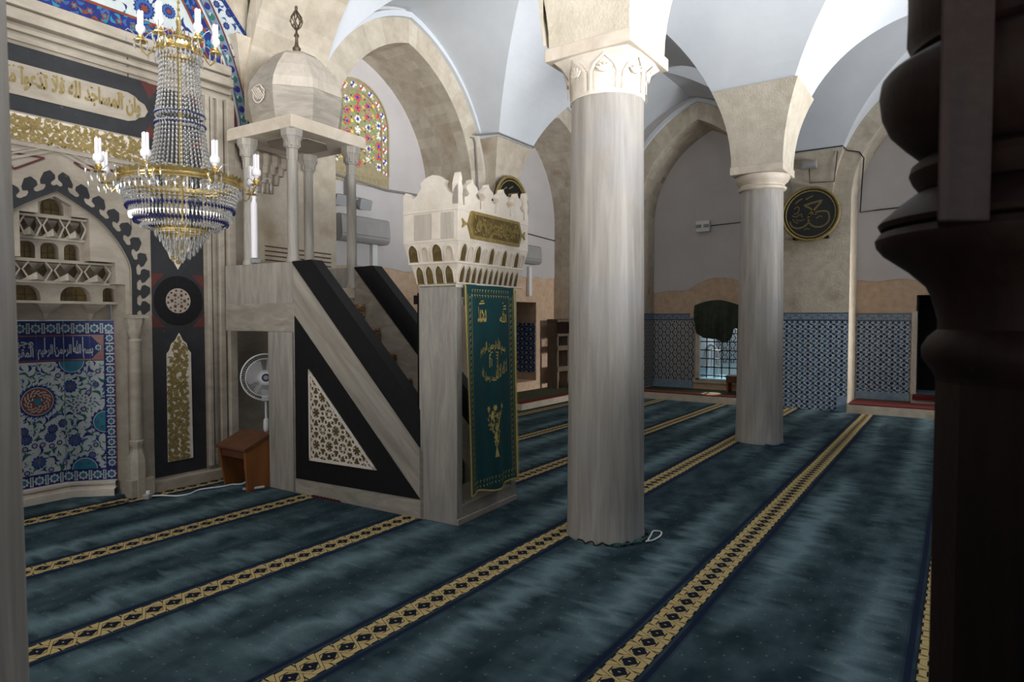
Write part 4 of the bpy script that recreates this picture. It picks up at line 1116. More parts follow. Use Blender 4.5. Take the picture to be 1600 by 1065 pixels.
# ------------------------------------------------------------------ chandelier
ch=thing('chandelier','crystal and brass chandelier with energy saving lamps hanging before the prayer niche','chandelier',(2.26,4.18,0))
S=.00413; ZC=lambda y:1.6-(y-497)*S*.985
mb=MB(); mb.tube([(0,0,5.9),(0,0,ZC(60))],.006,6)
for i in range(40): z=ZC(45)+i*.045; mb.lathe([(.004,z),(.012,z+.012),(.004,z+.03)],0,0,6)
mb.lathe([(.01,ZC(60)),(.022,ZC(45)),(.012,ZC(36)),(.018,ZC(28)),(.006,ZC(20))],0,0,10)
mb.tube([(0,0,ZC(60)),(0,0,ZC(350))],.012,8)
mb.build('brass_stem','brass',ch,True)
def ring(r,z,h,name,n=36):
    mb=MB(); mb.tube([(r*math.cos(2*PI*i/n),r*math.sin(2*PI*i/n),z) for i in range(n)],.009,6,closed=True)
    mb.tube([(r*1.01*math.cos(2*PI*i/n),r*1.01*math.sin(2*PI*i/n),z-h*.45) for i in range(n)],.006,6,closed=True)
    for k in range(n):
        a=2*PI*k/n
        mb.add([(r*math.cos(a+b)*q,r*math.sin(a+b)*q,z+zz) for b,zz,q in ((-.06,0,1),(.06,0,1),(.09,h*.55,1.04),(0,h,1.07),(-.09,h*.55,1.04))],[(0,1,2,3,4)])
        mb.add([(r*math.cos(a+b),r*math.sin(a+b),z+zz) for b,zz in ((-.03,0),(.03,0),(.03,-h*.45),(-.03,-h*.45))],[(0,1,2,3)])
    mb.build(name,'brass',ch,fix=False)
ring(.065,ZC(56),.06,'brass_crown',12); ring(.125,ZC(74),.035,'brass_ring'); ring(.355,ZC(281),.04,'brass_ring',48); ring(.15,ZC(358),.03,'brass_ring',24)
def bead(mb,p,r,h,m=0):
    x,y,z=p; mb.add([(x+r,y,z),(x,y+r,z),(x-r,y,z),(x,y-r,z),(x,y,z+h),(x,y,z-h)],[(0,1,4),(1,2,4),(2,3,4),(3,0,4),(1,0,5),(2,1,5),(3,2,5),(0,3,5)],m)
def strands(mb,prof,n,dz,r,m=0,off=0):
    """rows of beads hanging along a profile [(radius, z)] from top to bottom"""
    L=[0]
    for a,b in zip(prof,prof[1:]): L.append(L[-1]+math.dist(a,b))
    k=int(L[-1]/dz)
    for i in range(k+1):
        t=L[-1]*i/max(k,1); j=0
        while j<len(L)-2 and L[j+1]<t: j+=1
        f=(t-L[j])/(L[j+1]-L[j] or 1); R=prof[j][0]+(prof[j+1][0]-prof[j][0])*f; z=prof[j][1]+(prof[j+1][1]-prof[j][1])*f
        for q in range(n):
            a=2*PI*(q+off)/n; bead(mb,(R*math.cos(a),R*math.sin(a),z),r,dz*.52,m)
mb=MB()
strands(mb,[(.115,ZC(84)),(.115,ZC(110)),(.128,ZC(150)),(.142,ZC(172))],34,.026,.0085)
strands(mb,[(.142,ZC(178)),(.147,ZC(190))],40,.03,.008)
strands(mb,[(.142,ZC(196)),(.155,ZC(225)),(.18,ZC(255)),(.21,ZC(275))],40,.026,.0085)
tag(mb.build('bead_column','crystal',ch,fix=False),kind='stuff')
mb=MB()
strands(mb,[(.345,ZC(290)),(.335,ZC(300)),(.322,ZC(318))],72,.022,.010)
for q in range(84):
    a=2*PI*q/84; 
    bead(mb,(.300*math.cos(a),.300*math.sin(a),ZC(333)),.0085,.034)
    bead(mb,(.235*math.cos(a),.235*math.sin(a),ZC(352)),.009,.016)
tag(mb.build('bead_basket','crystal',ch,fix=False),kind='stuff')
mb=MB()
for rr,y,n,hh in ((.318,323,84,.018),(.275,344,84,.018),(.145,175,48,.012),(.148,191,48,.012)):
    for q in range(n): a=2*PI*q/n; bead(mb,(rr*math.cos(a),rr*math.sin(a),ZC(y)),.0095,hh)
tag(mb.build('blue_bead_rows','bluecrystal',ch,fix=False),kind='stuff')
mb=MB()
for k,(rr,y) in enumerate(((.155,362),(.13,370),(.11,378),(.09,385),(.07,391),(.045,397))):
    n=int(rr*210)
    for q in range(n): a=2*PI*(q+k*.5)/n; bead(mb,(rr*math.cos(a),rr*math.sin(a),ZC(y)),.009,.028)
bead(mb,(0,0,ZC(402)),.02,.03)
tag(mb.build('crystal_drops','crystal',ch,fix=False),kind='stuff')
mb=MB(); 
for n,rr,y in ((48,.36,296),(30,.13,84)):
    for q in range(n): a=2*PI*(q+.5)/n; bead(mb,(rr*math.cos(a),rr*math.sin(a),ZC(y)),.009,.03)
tag(mb.build('crystal_drops','crystal',ch,fix=False),kind='stuff')
def cfl(parent,x,y,z,s=1.0):
    mb=MB(); mb.lathe([(.012*s,z),(.016*s,z+.012*s),(.027*s,z+.02*s),(.030*s,z+.04*s),(.026*s,z+.055*s),(.02*s,z+.06*s)],x,y,14)
    for k in range(4):
        a=k*PI/2+.6; px,py=x+.012*s*math.cos(a),y+.012*s*math.sin(a)
        mb.tube([(px,py,z+.055*s),(px,py,z+.15*s),(px,py,z+.155*s)],[.0085*s,.0085*s,.004*s],8)
    mb.build('lamp_bulb','bulb',parent,True)
def arm(a,r0,r1,z,lift,s=1.0):
    c,sn=math.cos(a),math.sin(a); P=lambda rr,zz:(rr*c,rr*sn,zz)
    mb=MB(); mb.tube([P(r0,z),P(r0+(r1-r0)*.2,z+.012),P(r0+(r1-r0)*.4,z-.025),P(r0+(r1-r0)*.62,z-.05),P(r0+(r1-r0)*.85,z-.03),P(r1,z+.01),P(r1,z+lift-.02)],.006,6)
    mb.lathe([(.008,z+lift-.04),(.022,z+lift-.02),(.02,z+lift-.01),(.012,z+lift)],r1*c,r1*sn,10)
    mb.lathe([(.006,z+lift-.052),(.04,z+lift-.045),(.042,z+lift-.04),(.01,z+lift-.038)],r1*c,r1*sn,14)
    o=mb.build('candle_arm','brass',ch,True)
    cfl(o,r1*c,r1*sn,z+lift,s)
    mb=MB()
    for k in range(6):
        b=k*PI/3; x,y=r1*c+.04*math.cos(b),r1*sn+.04*math.sin(b); bead(mb,(x,y,z+lift-.075),.006,.028); bead(mb,(x,y,z+lift-.047),.005,.006)
    for b in (.5,2.6):
        x,y=r1*c,r1*sn
        pts=[(x+q*math.cos(a+b),y+q*math.sin(a+b),z+lift+h) for q,h in ((.02,-.03),(.05,.0),(.075,.01),(.09,-.005))]
        mb.tube(pts,.003,5); bead(mb,(pts[-1][0],pts[-1][1],pts[-1][2]-.04),.007,.03)
    mb.build('pendant_crystals','crystal',o,fix=False)
base=math.atan2(4.18,2.26)   # faces the room
for k in range(8): arm(base+PI/8+k*PI/4,.355,.475,ZC(283),.045,1.0)
for k in range(6): arm(base+PI/6+k*PI/3,.125,.215,ZC(76),.075,.95)

# ------------------------------------------------------------------ stained glass window
TW=lambda u,v,d:(u,QY+QD-d,v)
win=thing('window_1','tall arched stained glass window of small flowers in stucco tracery, behind the pulpit canopy','window',(0,0,0)); win['kind']='structure'
wc,wh,wz0,wz1=6.55,.62,3.78,5.02
def wpoly(h,z0,top): return [(wc-h,z0)]+arch(wc,h,top-.62*h/.62-.0,.62*h/.62,10)+[(wc+h,z0)]
mb=MB(); mb.prism(wpoly(wh,3.56,5.08),TW,0,.03,0); mb.build('window_frame','lattice',win)
mb=MB(); 
for i in range(14): 
    u=wc-.52+i*.08; ribbon(mb,arcpts(u,3.66,.035,0,5,8),.012,TW,.036,0)
ribbon(mb,[(wc-wh,3.745),(wc+wh,3.745)],.02,TW,.036,0); ribbon(mb,[(wc-wh,3.575),(wc+wh,3.575)],.02,TW,.036,0)
mb.build('sill_ornament','lattice',win,fix=False)
pane=wpoly(wh-.03,3.78,5.04); inner=wpoly(wh-.15,3.80,4.92)
mb=MB()
def gl(p,m,dom=None):
    if all(inside(q,dom or pane) for q in p[::2]): mb.poly(p,TW,.032+.0002*m,m)
pth=wpoly(wh-.085,3.80,4.98); pth=resamp(pth,34)
for i,(u,v) in enumerate(pth):
    if i%2==0:
        for k in range(5): gl(circ(u+.03*math.cos(k*1.257),v+.03*math.sin(k*1.257),.02,6),(1,0)[(i//2)%2] if k%2 else 4)
        gl(circ(u,v,.012,6),1)
    else:
        for k in range(3): gl(leaf(u-.02,v-.02+k*.02,.045,.02,k*2),(2,3,4)[k])
for i in range(-2,3):
    for j in range(0,9):
        u=wc+i*.205; v=3.88+j*.155+(.077 if i%2 else 0)
        if (j+i)%2==0:
            for k in range(6): gl(circ(u+.044*math.cos(k*PI/3),v+.044*math.sin(k*PI/3),.022,6),0 if (i+j//2)%3==0 else 4,inner)
            gl(circ(u,v,.026,7),1,inner)
            for k in range(4): gl(leaf(u+.06*math.cos(k*PI/2+.8),v+.06*math.sin(k*PI/2+.8),.065,.038,k*PI/2+.8),2,inner)
        else:
            for k in range(5): gl(leaf(u,v,.07,.036,k*1.257),0 if j%3 else 4,inner)
            gl(circ(u,v,.02,6),1,inner)
        gl(circ(u+.1,v+.03,.03,8),3,inner)
mb.build('coloured_glass',['gr','gb','gg','gy','gw'],win,fix=False)
mb=MB()
for k in range(-6,12):
    z=3.8+k*.155
    for s in (1,-1):
        pts=[(wc-.47+.094*i,z+s*.6*(.094*i-.47)) for i in range(11)]
        pts=[p for p in pts if inside(p,inner)]
        if len(pts)>1: ribbon(mb,pts,.018,TW,.038,0)
rp=resamp(inner,40); ribbon(mb,rp,.025,TW,.042,0); ribbon(mb,resamp(wpoly(wh-.01,3.77,5.06),40),.03,TW,.042,0)
mb.build('stucco_tracery','lattice',win,fix=False)

# ------------------------------------------------------------------ grilled window and its niche
def niche(name,T,hole,depth,D0,mats,frame=True):
    a,b,z0,z1=hole; mb=MB()
    mb.add([T(a,z0,D0),T(a,z1,D0),T(a,z1,D0-depth),T(a,z0,D0-depth)],[(0,1,2,3)],0)
    mb.add([T(b,z0,D0),T(b,z1,D0),T(b,z1,D0-depth),T(b,z0,D0-depth)],[(0,1,2,3)],0)
    mb.add([T(a,z1,D0),T(b,z1,D0),T(b,z1,D0-depth),T(a,z1,D0-depth)],[(0,1,2,3)],1)
    mb.add([T(a,z0,D0),T(b,z0,D0),T(b,z0,D0-depth),T(a,z0,D0-depth)],[(0,1,2,3)],2)
    mb.add([T(a,z0,D0-depth),T(b,z0,D0-depth),T(b,z1,D0-depth),T(a,z1,D0-depth)],[(0,1,2,3)],3)
    o=mb.build(name,mats,fix=False); return struct(o)
niche('window_2',TF,HF,1.1,-FD,['reveal','reveal','glowfloor','recess'])
niche('trim_9',TQ,HQ,.7,-QD,['pink','mihrabd','pink','dark'])
niche('door_1',TF,HR,.9,-FD,['recess','dark','dado','dark'])
gt=thing('window_grille','black iron bar grille in the low window under the bunched green cloth','grille',(0,0,0))
mb=MB(); gx=13.24
ys=[3.66+.155*i for i in range(6)]; zs=[.42+.175*i for i in range(9)]
for y in ys: mb.tube([(gx,y,.37),(gx,y,1.89)],.011,6)
mb.build('upright_bars','black',gt)
mb=MB()
for z in zs: mb.tube([(gx,3.63,z),(gx,4.41,z)],.011,6)
for y in ys:
    for z in zs[1::2]: mb.lathe([(.005,z-.03),(.026,z),(.005,z+.03)],gx,y,8)
mb.build('cross_bars','black',gt)
mb=MB(); 
for y0,y1,z0,z1 in ((3.55,3.63,.33,1.95),(4.41,4.49,.33,1.95),(3.5,4.54,.27,.36)): mb.box(13.16,13.24,y0,y1,z0,z1)
struct(mb.build('window_frame','marblew'))
mb=MB()
ar_=[(4.62,1.62)]+[(4.62,1.86)]+[(4.02+.60*math.cos(t),1.86+.20*math.sin(t)) for t in [PI*i/12 for i in range(1,12)]]+[(3.42,1.86),(3.42,1.62)]
lo_=[(4.42,1.62)]+[(4.42,1.84)]+[(4.02+.40*math.cos(t),1.84+.10*math.sin(t)) for t in [PI*i/12 for i in range(1,12)]]+[(3.62,1.84),(3.62,1.62)]
strip(mb,[(13.17,y,z) for y,z in ar_],[(13.17,y,z) for y,z in lo_]); strip(mb,[(13.17,y,z) for y,z in lo_],[(13.3,y,z) for y,z in lo_]); strip(mb,[(13.17,y,z) for y,z in ar_],[(13.2,y,z) for y,z in ar_])
struct(mb.build('trim_10','pink',fix=False))
# white arched chair back outside the window
mb=MB(); cy0=4.30
mb.tube([(13.6,cy0+.16*math.cos(t),.62+.42*math.sin(t)) for t in [PI*i/12 for i in range(13)]],.03,8)
for k in (-.08,0,.08): mb.tube([(13.62,cy0+k,.44),(13.62,cy0+k*.8,.98)],.014,6)
mb.box(13.42,13.66,cy0-.17,cy0+.17,.57,.60)
for yy in (-.15,.15):
    for xx in (13.44,13.62): mb.tube([(xx,cy0+yy,.36),(xx,cy0+yy,.6)],.018,6)
tag(mb.build('plastic_chair','white',None,True),'white plastic chair with arched back seen through the window grille','chair')
# bunched cloth
cur=MB(); NU,NV=40,16; vs=[];fs=[]
for j in range(NV+1):
    t=j/NV
    for i in range(NU+1):
        u=i/NU; y=4.50-.90*u
        y=4.04+(y-4.04)*(1-.05*t*t); ztop=1.86+.11*math.sin(PI*u)
        zb=1.40-.22*math.sin(PI*min(max(u*1.1,0),1))**.3 -.10*max(0,math.sin((u-.5)*7))*(1 if .5<u<.95 else 0)
        z=ztop+(zb-ztop)*t
        x=13.10-.05*math.sin(u*26+2*t)*(.25+.75*t)-.10*math.sin(PI*t)*math.sin(PI*u)-.03*math.sin(u*11+t*5)
        vs.append((x,y,z))
for j in range(NV):
    for i in range(NU): a=j*(NU+1)+i; fs.append((a,a+1,a+NU+2,a+NU+1))
cur.add(vs,fs); tag(cur.build('window_cloth','curtain',None,True,ang=180),'dark green cloth bunched up over the top of the grilled window','curtain')
# low desk by the window
t=thing('low_desk','small brown wooden low desk on the ledge in front of the window grille','desk',(12.9,3.50,.144))
mb=MB(); mb.box(-.16,.16,-.30,.26,.30,.335); mb.box(-.15,.15,-.28,.24,.2,.3); mb.build('desk_top','woodd',t,bevel=.006)
for y in (-.26,.2):
    mb=MB(); mb.box(-.13,.13,y,y+.035,0,.20); mb.build('leg','wood',t,bevel=.004)
mb=MB(); mb.box(12.84,12.96,3.50,3.68,.479,.50); mb.box(12.845,12.955,3.51,3.67,.50,.507); tag(mb.build('booklet','white',None,bevel=.003),'small white booklet lying on the low desk by the window','book')

# ------------------------------------------------------------------ wall tiles
def tilewall(name,T,u0,u1,z0,z1,cw,chh,style,label,top=True,seed=1):
    t=thing(name,label,'tile panel',(0,0,0)); mb=MB(); r=random.Random(seed)
    mb.prism([(u0,z0),(u1,z0),(u1,z1),(u0,z1)],T,-.002,.006,0)
    zt=z1-.135 if top else z1
    dom=lambda p,d,m:(lambda q:mb.poly(q,T,d,m) if len(q)>2 else None)(clipu(clipu(p,u0,u1) or [(0,0)],z0,zt,1) if clipu(p,u0,u1) else [])
    nu=int((u1-u0)/cw)+2; nz=int((zt-z0)/chh)+2
    for i in range(nu):
        for j in range(nz):
            for k in (0,1):
                u=u0+(i+.5*k)*cw; v=zt-(j+.5*k)*chh-.03
                if style=='star':
                    w=cw
                    for s in (1,-1):
                        for sz in (1,-1):
                            a=(u+s*w*.10,v+sz*chh*.16);b=(u+s*w*.40,v+sz*chh*.36); dx,dy=b[0]-a[0],b[1]-a[1];q=math.hypot(dx,dy);nx,ny=-dy/q*.015,dx/q*.015
                            dom([(a[0]+nx,a[1]+ny),(b[0]+nx,b[1]+ny),(b[0]-nx,b[1]-ny),(a[0]-nx,a[1]-ny)],.007+.0001*(s+sz),1)
                        dom(leaf(u+s*w*.16,v,.05*s,.03,0,0),.0074,1)
                    dom(star(u,v,.052,.036,6,PI/6),.0076,1)
                    dom(circ(u,v,.031,6,PI/6),.008,2 if k==0 else 3)
                    dom(circ(u+w*.5,v,.016,6),.008,4); dom(circ(u,v+chh*.5,.02,6),.008,5)
                    for s in (1,-1): dom(leaf(u+s*w*.25-.02,v+chh*.25*s,.04,.014,.6*s,0),.0082,2)
                elif style=='hex':
                    h=circ(u,v,cw*.36,6,0)
                    for q in range(6): dom(star(h[q][0],h[q][1],cw*.14,cw*.07,3,q),.007,4)
                    dom(star(u,v,cw*.2,cw*.12,6),.0072,2 if r.random()<.25 else 4); dom(circ(u,v,cw*.09,6),.0078,1)
                    for q in range(6):
                        a=h[q];b=h[(q+1)%6]; dom(leaf(a[0]*.6+b[0]*.4,a[1]*.6+b[1]*.4,cw*.16,cw*.07,q*1.05,.2),.0074,4 if q%2 else 2)
                else:
                    dom(star(u,v,cw*.34,cw*.27,9),.007,2); dom(star(u,v,cw*.2,cw*.12,6),.0074,1)
                    for s in (1,-1): dom(leaf(u+s*cw*.1,v+chh*.3,cw*.4*s,cw*.16,.5,.4),.0072,2); dom(leaf(u,v-chh*.3,cw*.3*s,cw*.1,.9,.4),.0073,3)
    mb.build('tile_field',['tgy' if style=='star' else 'recess' if style=='hex' else 'dado','tw','tb' if style!='star' else 'tbl','tgy' if style!='star' else 'tb','tk','tq'],t,fix=False)
    if top:
        mb=MB(); mb.prism([(u0,z1-.125),(u1,z1-.125),(u1,z1),(u0,z1)],T,0,.010,0)
        n=int((u1-u0)/.03)
        for i in range(n):
            u=u0+(u1-u0)*(i+.5)/n; mb.poly([(u-.009,z1-.022),(u+.009,z1-.022),(u+.006,z1-.001),(u-.006,z1-.001)],T,.0105,1)
            mb.poly(leaf(u-.012,z1-.075+(.018 if i%2 else -.018),.03,.014,.5 if i%2 else -.5,.3),T,.0105,2 if i%3 else 1)
        mb.prism([(u0,z1-.142),(u1,z1-.142),(u1,z1-.125),(u0,z1-.125)],T,0,.011,3)
        mb.build('border_tiles',['tgy','tk','tw','tk'],t,fix=False)
    return t
ty=tilewall('tile_dado',TF,1.56,2.78,.0,1.70,.178,.165,'star','blue star pattern tiles covering the foot of the pier under the roundel')
TFr=lambda h,z,d:(FX+FD-.012-d,h,z)
tilewall('tile_dado',TFr,.70,1.53,.28,1.69,.178,.165,'star','blue star pattern tiles in the shaded recess right of the roundel pier',seed=2)
mb=MB(); mb.prism([(.70,.14),(1.53,.14),(1.53,.29),(.70,.29)],TFr,0,.02,0); mb.prism([(1.56,.0),(1.72,0),(1.72,.25),(1.56,.25)],TF,.006,.012,0)
tag(mb.build('tile_skirting','dado'),'pale blue tile skirting at the foot of the wall tiles beside the roundel pier','tile skirting')
tilewall('tile_dado',TFr,4.52,5.42,.30,1.70,.165,.15,'hex','pale tiles with small dark star pattern left of the grilled window',seed=3)
mb=MB(); mb.prism([(4.55,.13),(5.42,.13),(5.42,.30),(4.55,.30)],TFr,0,.03,0); tag(mb.build('tile_skirting','dado'),'blue tile skirting below the pale star tiles by the grilled window','tile skirting')
TSr=lambda h,z,d:(h,5.42-d-.005,z)
tilewall('tile_dado',TSr,12.45,13.18,.18,1.70,.165,.15,'hex','pale star tiles on the narrow return left of the grilled window recess',seed=4)
TNr=lambda h,z,d:(11.43-d,h,z)
tilewall('tile_dado',TNr,7.32,7.98,.46,1.50,.22,.2,'scroll','blue scroll tiles on the reveal of the niche left of the grey rack',False,seed=5)
TDo=lambda h,z,d:(h,.62-d,z)
tilewall('tile_dado',TDo,13.25,14.05,.32,1.70,.165,.15,'hex','pale star tiles lining the side of the dark doorway',False,seed=6)
TGl=lambda h,z,d:(14.29-d,h,z)
tilewall('tile_dado',TGl,3.64,4.40,.62,1.88,.165,.15,'hex','pale star tiles beyond the iron window grille',False,seed=7)
# doorway frame on the right recess
mb=MB(); mb.box(13.14,13.2,.60,.68,.28,1.72); mb.box(12.9,13.2,-1.0,.66,.14,.27)
struct(mb.build('door_frame','marblew'))
rug('ledge_rug',12.86,13.18,-1.0,.64,.272,'narrow red mat on the raised step of the dark doorway','x',.30)

# ------------------------------------------------------------------ roundels
def roundel(name,label,T,cu,cv,R,strokes,txt=None):
    t=thing(name,label,'roundel',(0,0,0)); mb=MB()
    mb.prism(circ(cu,cv,R,56),T,.005,.035,0); mb.build('board','roundel',t)
    mb=MB()
    for rr,w,m in ((R-.02,.03,0),(R-.075,.014,0)): mb.tube([T(cu+rr*math.cos(2*PI*i/56),cv+rr*math.sin(2*PI*i/56),.04) for i in range(56)],w*.8,8,m,True)
    mb.build('gilt_rim','gold',t,True)
    mb=MB()
    for pts,w in strokes: ribbon(mb,[(cu+a*R,cv+b*R) for a,b in pts],w*R,T,.037,0)
    if txt: text(mb,txt[0],cu+txt[1]*R,cu+txt[2]*R,cv+txt[3]*R,cv+txt[4]*R,T,.0372,0)
    mb.build('script','oldgold',t,fix=False)
    for q in (-.25,.25):
        m3=MB(); m3.prism([(cu+q-.03,cv-R*.9),(cu+q+.03,cv-R*.9),(cu+q+.03,cv-R*.8),(cu+q-.03,cv-R*.8)],T,-.12 if T is RTF else -.255,.03); m3.build('support_peg','darkwood',t)
def zz(px,py): return ((px-380)/250,-(py-575)/250)
def sp(l,n=6):
    p=[zz(*a) for a in l]; out=[]
    for i in range(len(p)-1):
        p0,p1,p2,p3=p[max(i-1,0)],p[i],p[i+1],p[min(i+2,len(p)-1)]
        for k in range(n):
            t=k/n; out.append(tuple(.5*((2*b)+(-a+c)*t+(2*a-5*b+4*c-d)*t*t+(-a+3*b-3*c+d)*t**3) for a,b,c,d in zip(p0,p1,p2,p3)))
    return out+[p[-1]]
ST=[(sp([(325,495),(400,475),(480,460)]),.07),(sp([(335,500),(380,525),(430,585)]),.06),(sp([(470,470),(430,520),(375,580),(360,620)]),.07),
(sp([(365,590),(440,560),(520,565),(540,620),(520,670),(470,698),(410,690),(365,650)]),.06),(sp([(362,610),(365,650),(320,690),(260,695),(220,670),(205,630)]),.06),
(sp([(250,470),(280,445),(310,430)]),.05),(sp([(340,440),(370,425),(400,410)]),.05),(sp([(240,520),(270,500),(285,520),(270,560),(240,560)]),.035),(sp([(225,580),(260,590),(300,570),(310,600)]),.035),(sp([(255,620),(300,630),(330,620)]),.03),(sp([(430,620),(460,600),(480,610)]),.035),(sp([(330,720),(350,705),(375,715)]),.03),(sp([(230,610),(250,640),(280,650)]),.03)]
RTF=lambda u,v,d:(FX-.125-d,2*2.155-u,v)
roundel('calligraphy_roundel','round black calligraphy board with gilt rim on the far wall pier',RTF,2.155,3.395,.47,ST,None)
RTQ=lambda u,v,d:(u,QY-.26-d,v)
roundel('calligraphy_roundel','round black calligraphy board half hidden behind the pulpit cresting',RTQ,8.72,3.44,.47,[([(a,b) for a,b in s],w) for s,w in ST[:8]],None)

# ------------------------------------------------------------------ wall equipment
def acunit(x0,x1,label):
    t=thing('air_conditioner',label,'air conditioner',((x0+x1)/2,7.29,2.70)); w=(x1-x0)/2
    mb=MB(); pr=[(0,.0),(-.16,.0),(-.21,.04),(-.22,.10),(-.20,.34),(-.16,.37),(0,.37)]
    mb.prism([(a,b) for a,b in pr],lambda u,v,d:(d,u,v),-w,w); mb.build('case','acgrey',t,bevel=.008)
    mb=MB(); mb.box(-w+.03,w-.03,-.226,-.2,.09,.10); mb.box(-w+.03,w-.03,-.215,-.19,.045,.055); mb.build('air_slot','conduit',t)
acunit(6.08,7.0,'grey wall air conditioner below the stained glass window')
acunit(10.42,11.30,'grey wall air conditioner partly hidden right of the pulpit crown')
mb=MB(); mb.box(6.78,6.88,7.22,7.29,1.9,2.7); tag(mb.build('cable_duct','white',None,bevel=.006),'pale cable duct running down below the air conditioner','duct')
mb=MB(); mb.box(11.05,11.15,7.22,7.29,2.05,2.65); tag(mb.build('cable_duct','white',None,bevel=.006),'pale cable duct on the wall right of the pulpit portal','duct')
t=thing('floodlight','grey twin floodlight on the wall behind the pulpit canopy columns','lamp',(6.32,7.29,3.26))
mb=MB(); mb.box(-.03,.03,-.10,0,.0,.35); mb.tube([(-.22,-.14,.02),(.22,-.14,.06)],.02,8); mb.build('bracket','grey',t)
for s in (-1,1):
    mb=MB(); mb.loft([[(s*.16-.06,-.10,.09),(s*.16+.06,-.10,.09),(s*.16+.06,-.10,-.0),(s*.16-.06,-.10,-.0)],[(s*.22-.11,-.22,.05),(s*.22+.11,-.22,.05),(s*.22+.11,-.18,-.10),(s*.22-.11,-.18,-.10)]]); mb.build('lamp_head','grey',t,bevel=.01)
mb=MB(); mb.tube([(3.73,5.60,2.18),(3.73,5.60,2.84)],.032,14)
t=thing('tube_light','white upright fluorescent tube lamp at the corner of the pulpit parapet','lamp',(0,0,0)); mb.build('tube','bulb',t,True)
mb=MB(); mb.box(3.70,3.76,5.63,5.68,2.13,2.88); mb.box(3.69,3.77,5.56,5.64,2.13,2.17); mb.box(3.69,3.77,5.56,5.64,2.85,2.89); mb.build('holder','grey',t,bevel=.004)
mb=MB(); mb.box(12.06,12.17,2.06,2.30,4.17,4.29); mb.box(12.05,12.06,2.08,2.28,4.19,4.27); tag(mb.build('wall_speaker','acgrey',None,bevel=.006),'small grey box high on the stone above the far roundel','box')
t=thing('emergency_light','small white twin lamp box on the plain plaster above the grilled window','lamp',(13.17,4.34,3.38))
mb=MB(); mb.box(-.10,0,-.14,.14,-.02,.2); mb.build('case','white',t,bevel=.01)
for s in (-1,1): mb=MB(); mb.lathe([(.0,.06),(.05,.065),(.055,.12),(.0,.13)],-.11,s*.08,10); mb.build('lamp_head','grey',t,True)
# conduits
def pipe(name,pts,r,label,mat='conduit',cat='conduit'):
    mb=MB(); mb.tube(pts,r,6); return tag(mb.build(name,mat,None,True),label,cat)
yy=7.27
pipe('wall_conduit',[(5.4,yy,3.66),(6.2,yy,3.62),(7.1,yy,3.56),(8.0,yy,3.60)],.02,'pair of grey pipes running along the wall under the stained glass window')
pipe('wall_conduit',[(8.05,7.2,3.45),(8.04,7.2,4.22),(8.04,7.0,4.32),(8.02,6.33,4.42),(8.06,6.31,4.42),(8.10,6.31,4.36),(8.15,6.30,3.7),(8.2,6.30,3.52),(8.34,6.30,3.50)],.014,'grey cable bent around the stone pier to the half hidden roundel')
pipe('wall_conduit',[(8.06,6.28,4.46),(8.22,5.94,4.47),(9.22,5.94,4.47),(9.28,6.28,4.46)],.016,'grey cable along the top of the springer block behind the pulpit')
pipe('wall_conduit',[(9.3,7.27,3.35),(10.6,7.27,3.34),(12.15,7.27,3.28)],.010,'thin dark cable across the plaster right of the pulpit','wire')
pipe('wall_conduit',[(12.08,2.65,4.47),(12.08,1.66,4.47),(12.28,1.62,4.43),(12.285,1.44,4.38),(12.29,1.37,4.27),(12.9,1.46,3.95),(13.16,1.51,3.5),(13.17,1.2,3.52),(13.17,-.5,3.56)],.010,'thin dark cable around the far pier and across the right recess','wire')
pipe('wall_conduit',[(12.12,2.18,4.17),(12.2,2.18,3.94),(12.21,1.80,3.92),(12.09,1.74,4.40)],.009,'thin cable loop under the grey box on the far pier','wire')
pipe('wall_conduit',[(13.17,4.25,3.48),(13.17,3.6,3.5),(13.17,3.1,3.5)],.008,'thin cable running right from the twin lamp box','wire')
for k in range(4): pipe('cable_run',[(4.3,6.26,2.24+.05*k),(5.2,6.26,2.22+.05*k)],.007,'thin brown cables clipped to the stone behind the pulpit parapet','woodd','cable')['group']='cables behind the parapet'
mb=MB(); mb.box(4.62,4.645,6.245,6.27,2.2,2.43); tag(mb.build('cable_clip','woodd'),'brown upright clip holding the four cables behind the parapet','clip')

# ------------------------------------------------------------------ rack by the far corner
t=thing('wall_rack','grey brown wooden rack with crossed wires standing in the far corner recess','rack',(11.62,7.0,.124))
mb=MB()
for x in (0,.44,.88):
    m2=MB(); m2.box(x-.03,x+.03,-.12,.12,0,1.46); m2.build('post','shelfwood',t,bevel=.004)
for z in (.36,.80,1.10,1.40):
    m2=MB(); m2.box(-.04,.92,-.14,.13,z,z+(.10 if z in(.36,.80) else .05)); m2.build('shelf','shelfwood',t,bevel=.004)
m2=MB(); m2.box(.03,.41,.1,.115,.12,.36); m2.box(.47,.85,.1,.115,.12,.36); m2.build('back_panel','pink',t)
m2=MB()
for x in (.22,.66):
    for z0,z1 in ((.9,1.1),(1.15,1.4)):
        for s in (-1,1): m2.tube([(x-.15*s,-.11,z0),(x,-.11,(z0+z1)/2),(x+.15*s,-.11,z1)],.006,5); m2.tube([(x-.05*s,-.11,z0),(x+.02*s,-.11,z1)],.005,5)
m2.build('wire_cross','wire',t)
m2=MB(); m2.box(-.04,.92,-.125,-.115,1.16,1.39); m2.build('mesh_front','darkwood',t)
mb=MB(); mb.lathe([(.001,.0),(.13,.0),(.16,.05),(.15,.13),(.10,.2),(.04,.24),(.0,.25)],12.0,6.68,16); tag(mb.build('plastic_bag','tbl',None,True),'blue bag lying at the foot of the grey rack','bag')

# ------------------------------------------------------------------ fan, reading stool, cables
fan=thing('stand_fan','white pedestal fan with round guard standing in the passage under the pulpit','fan',(3.93,5.74,0),-PI/2+math.atan2(-.83,-.56)+PI)
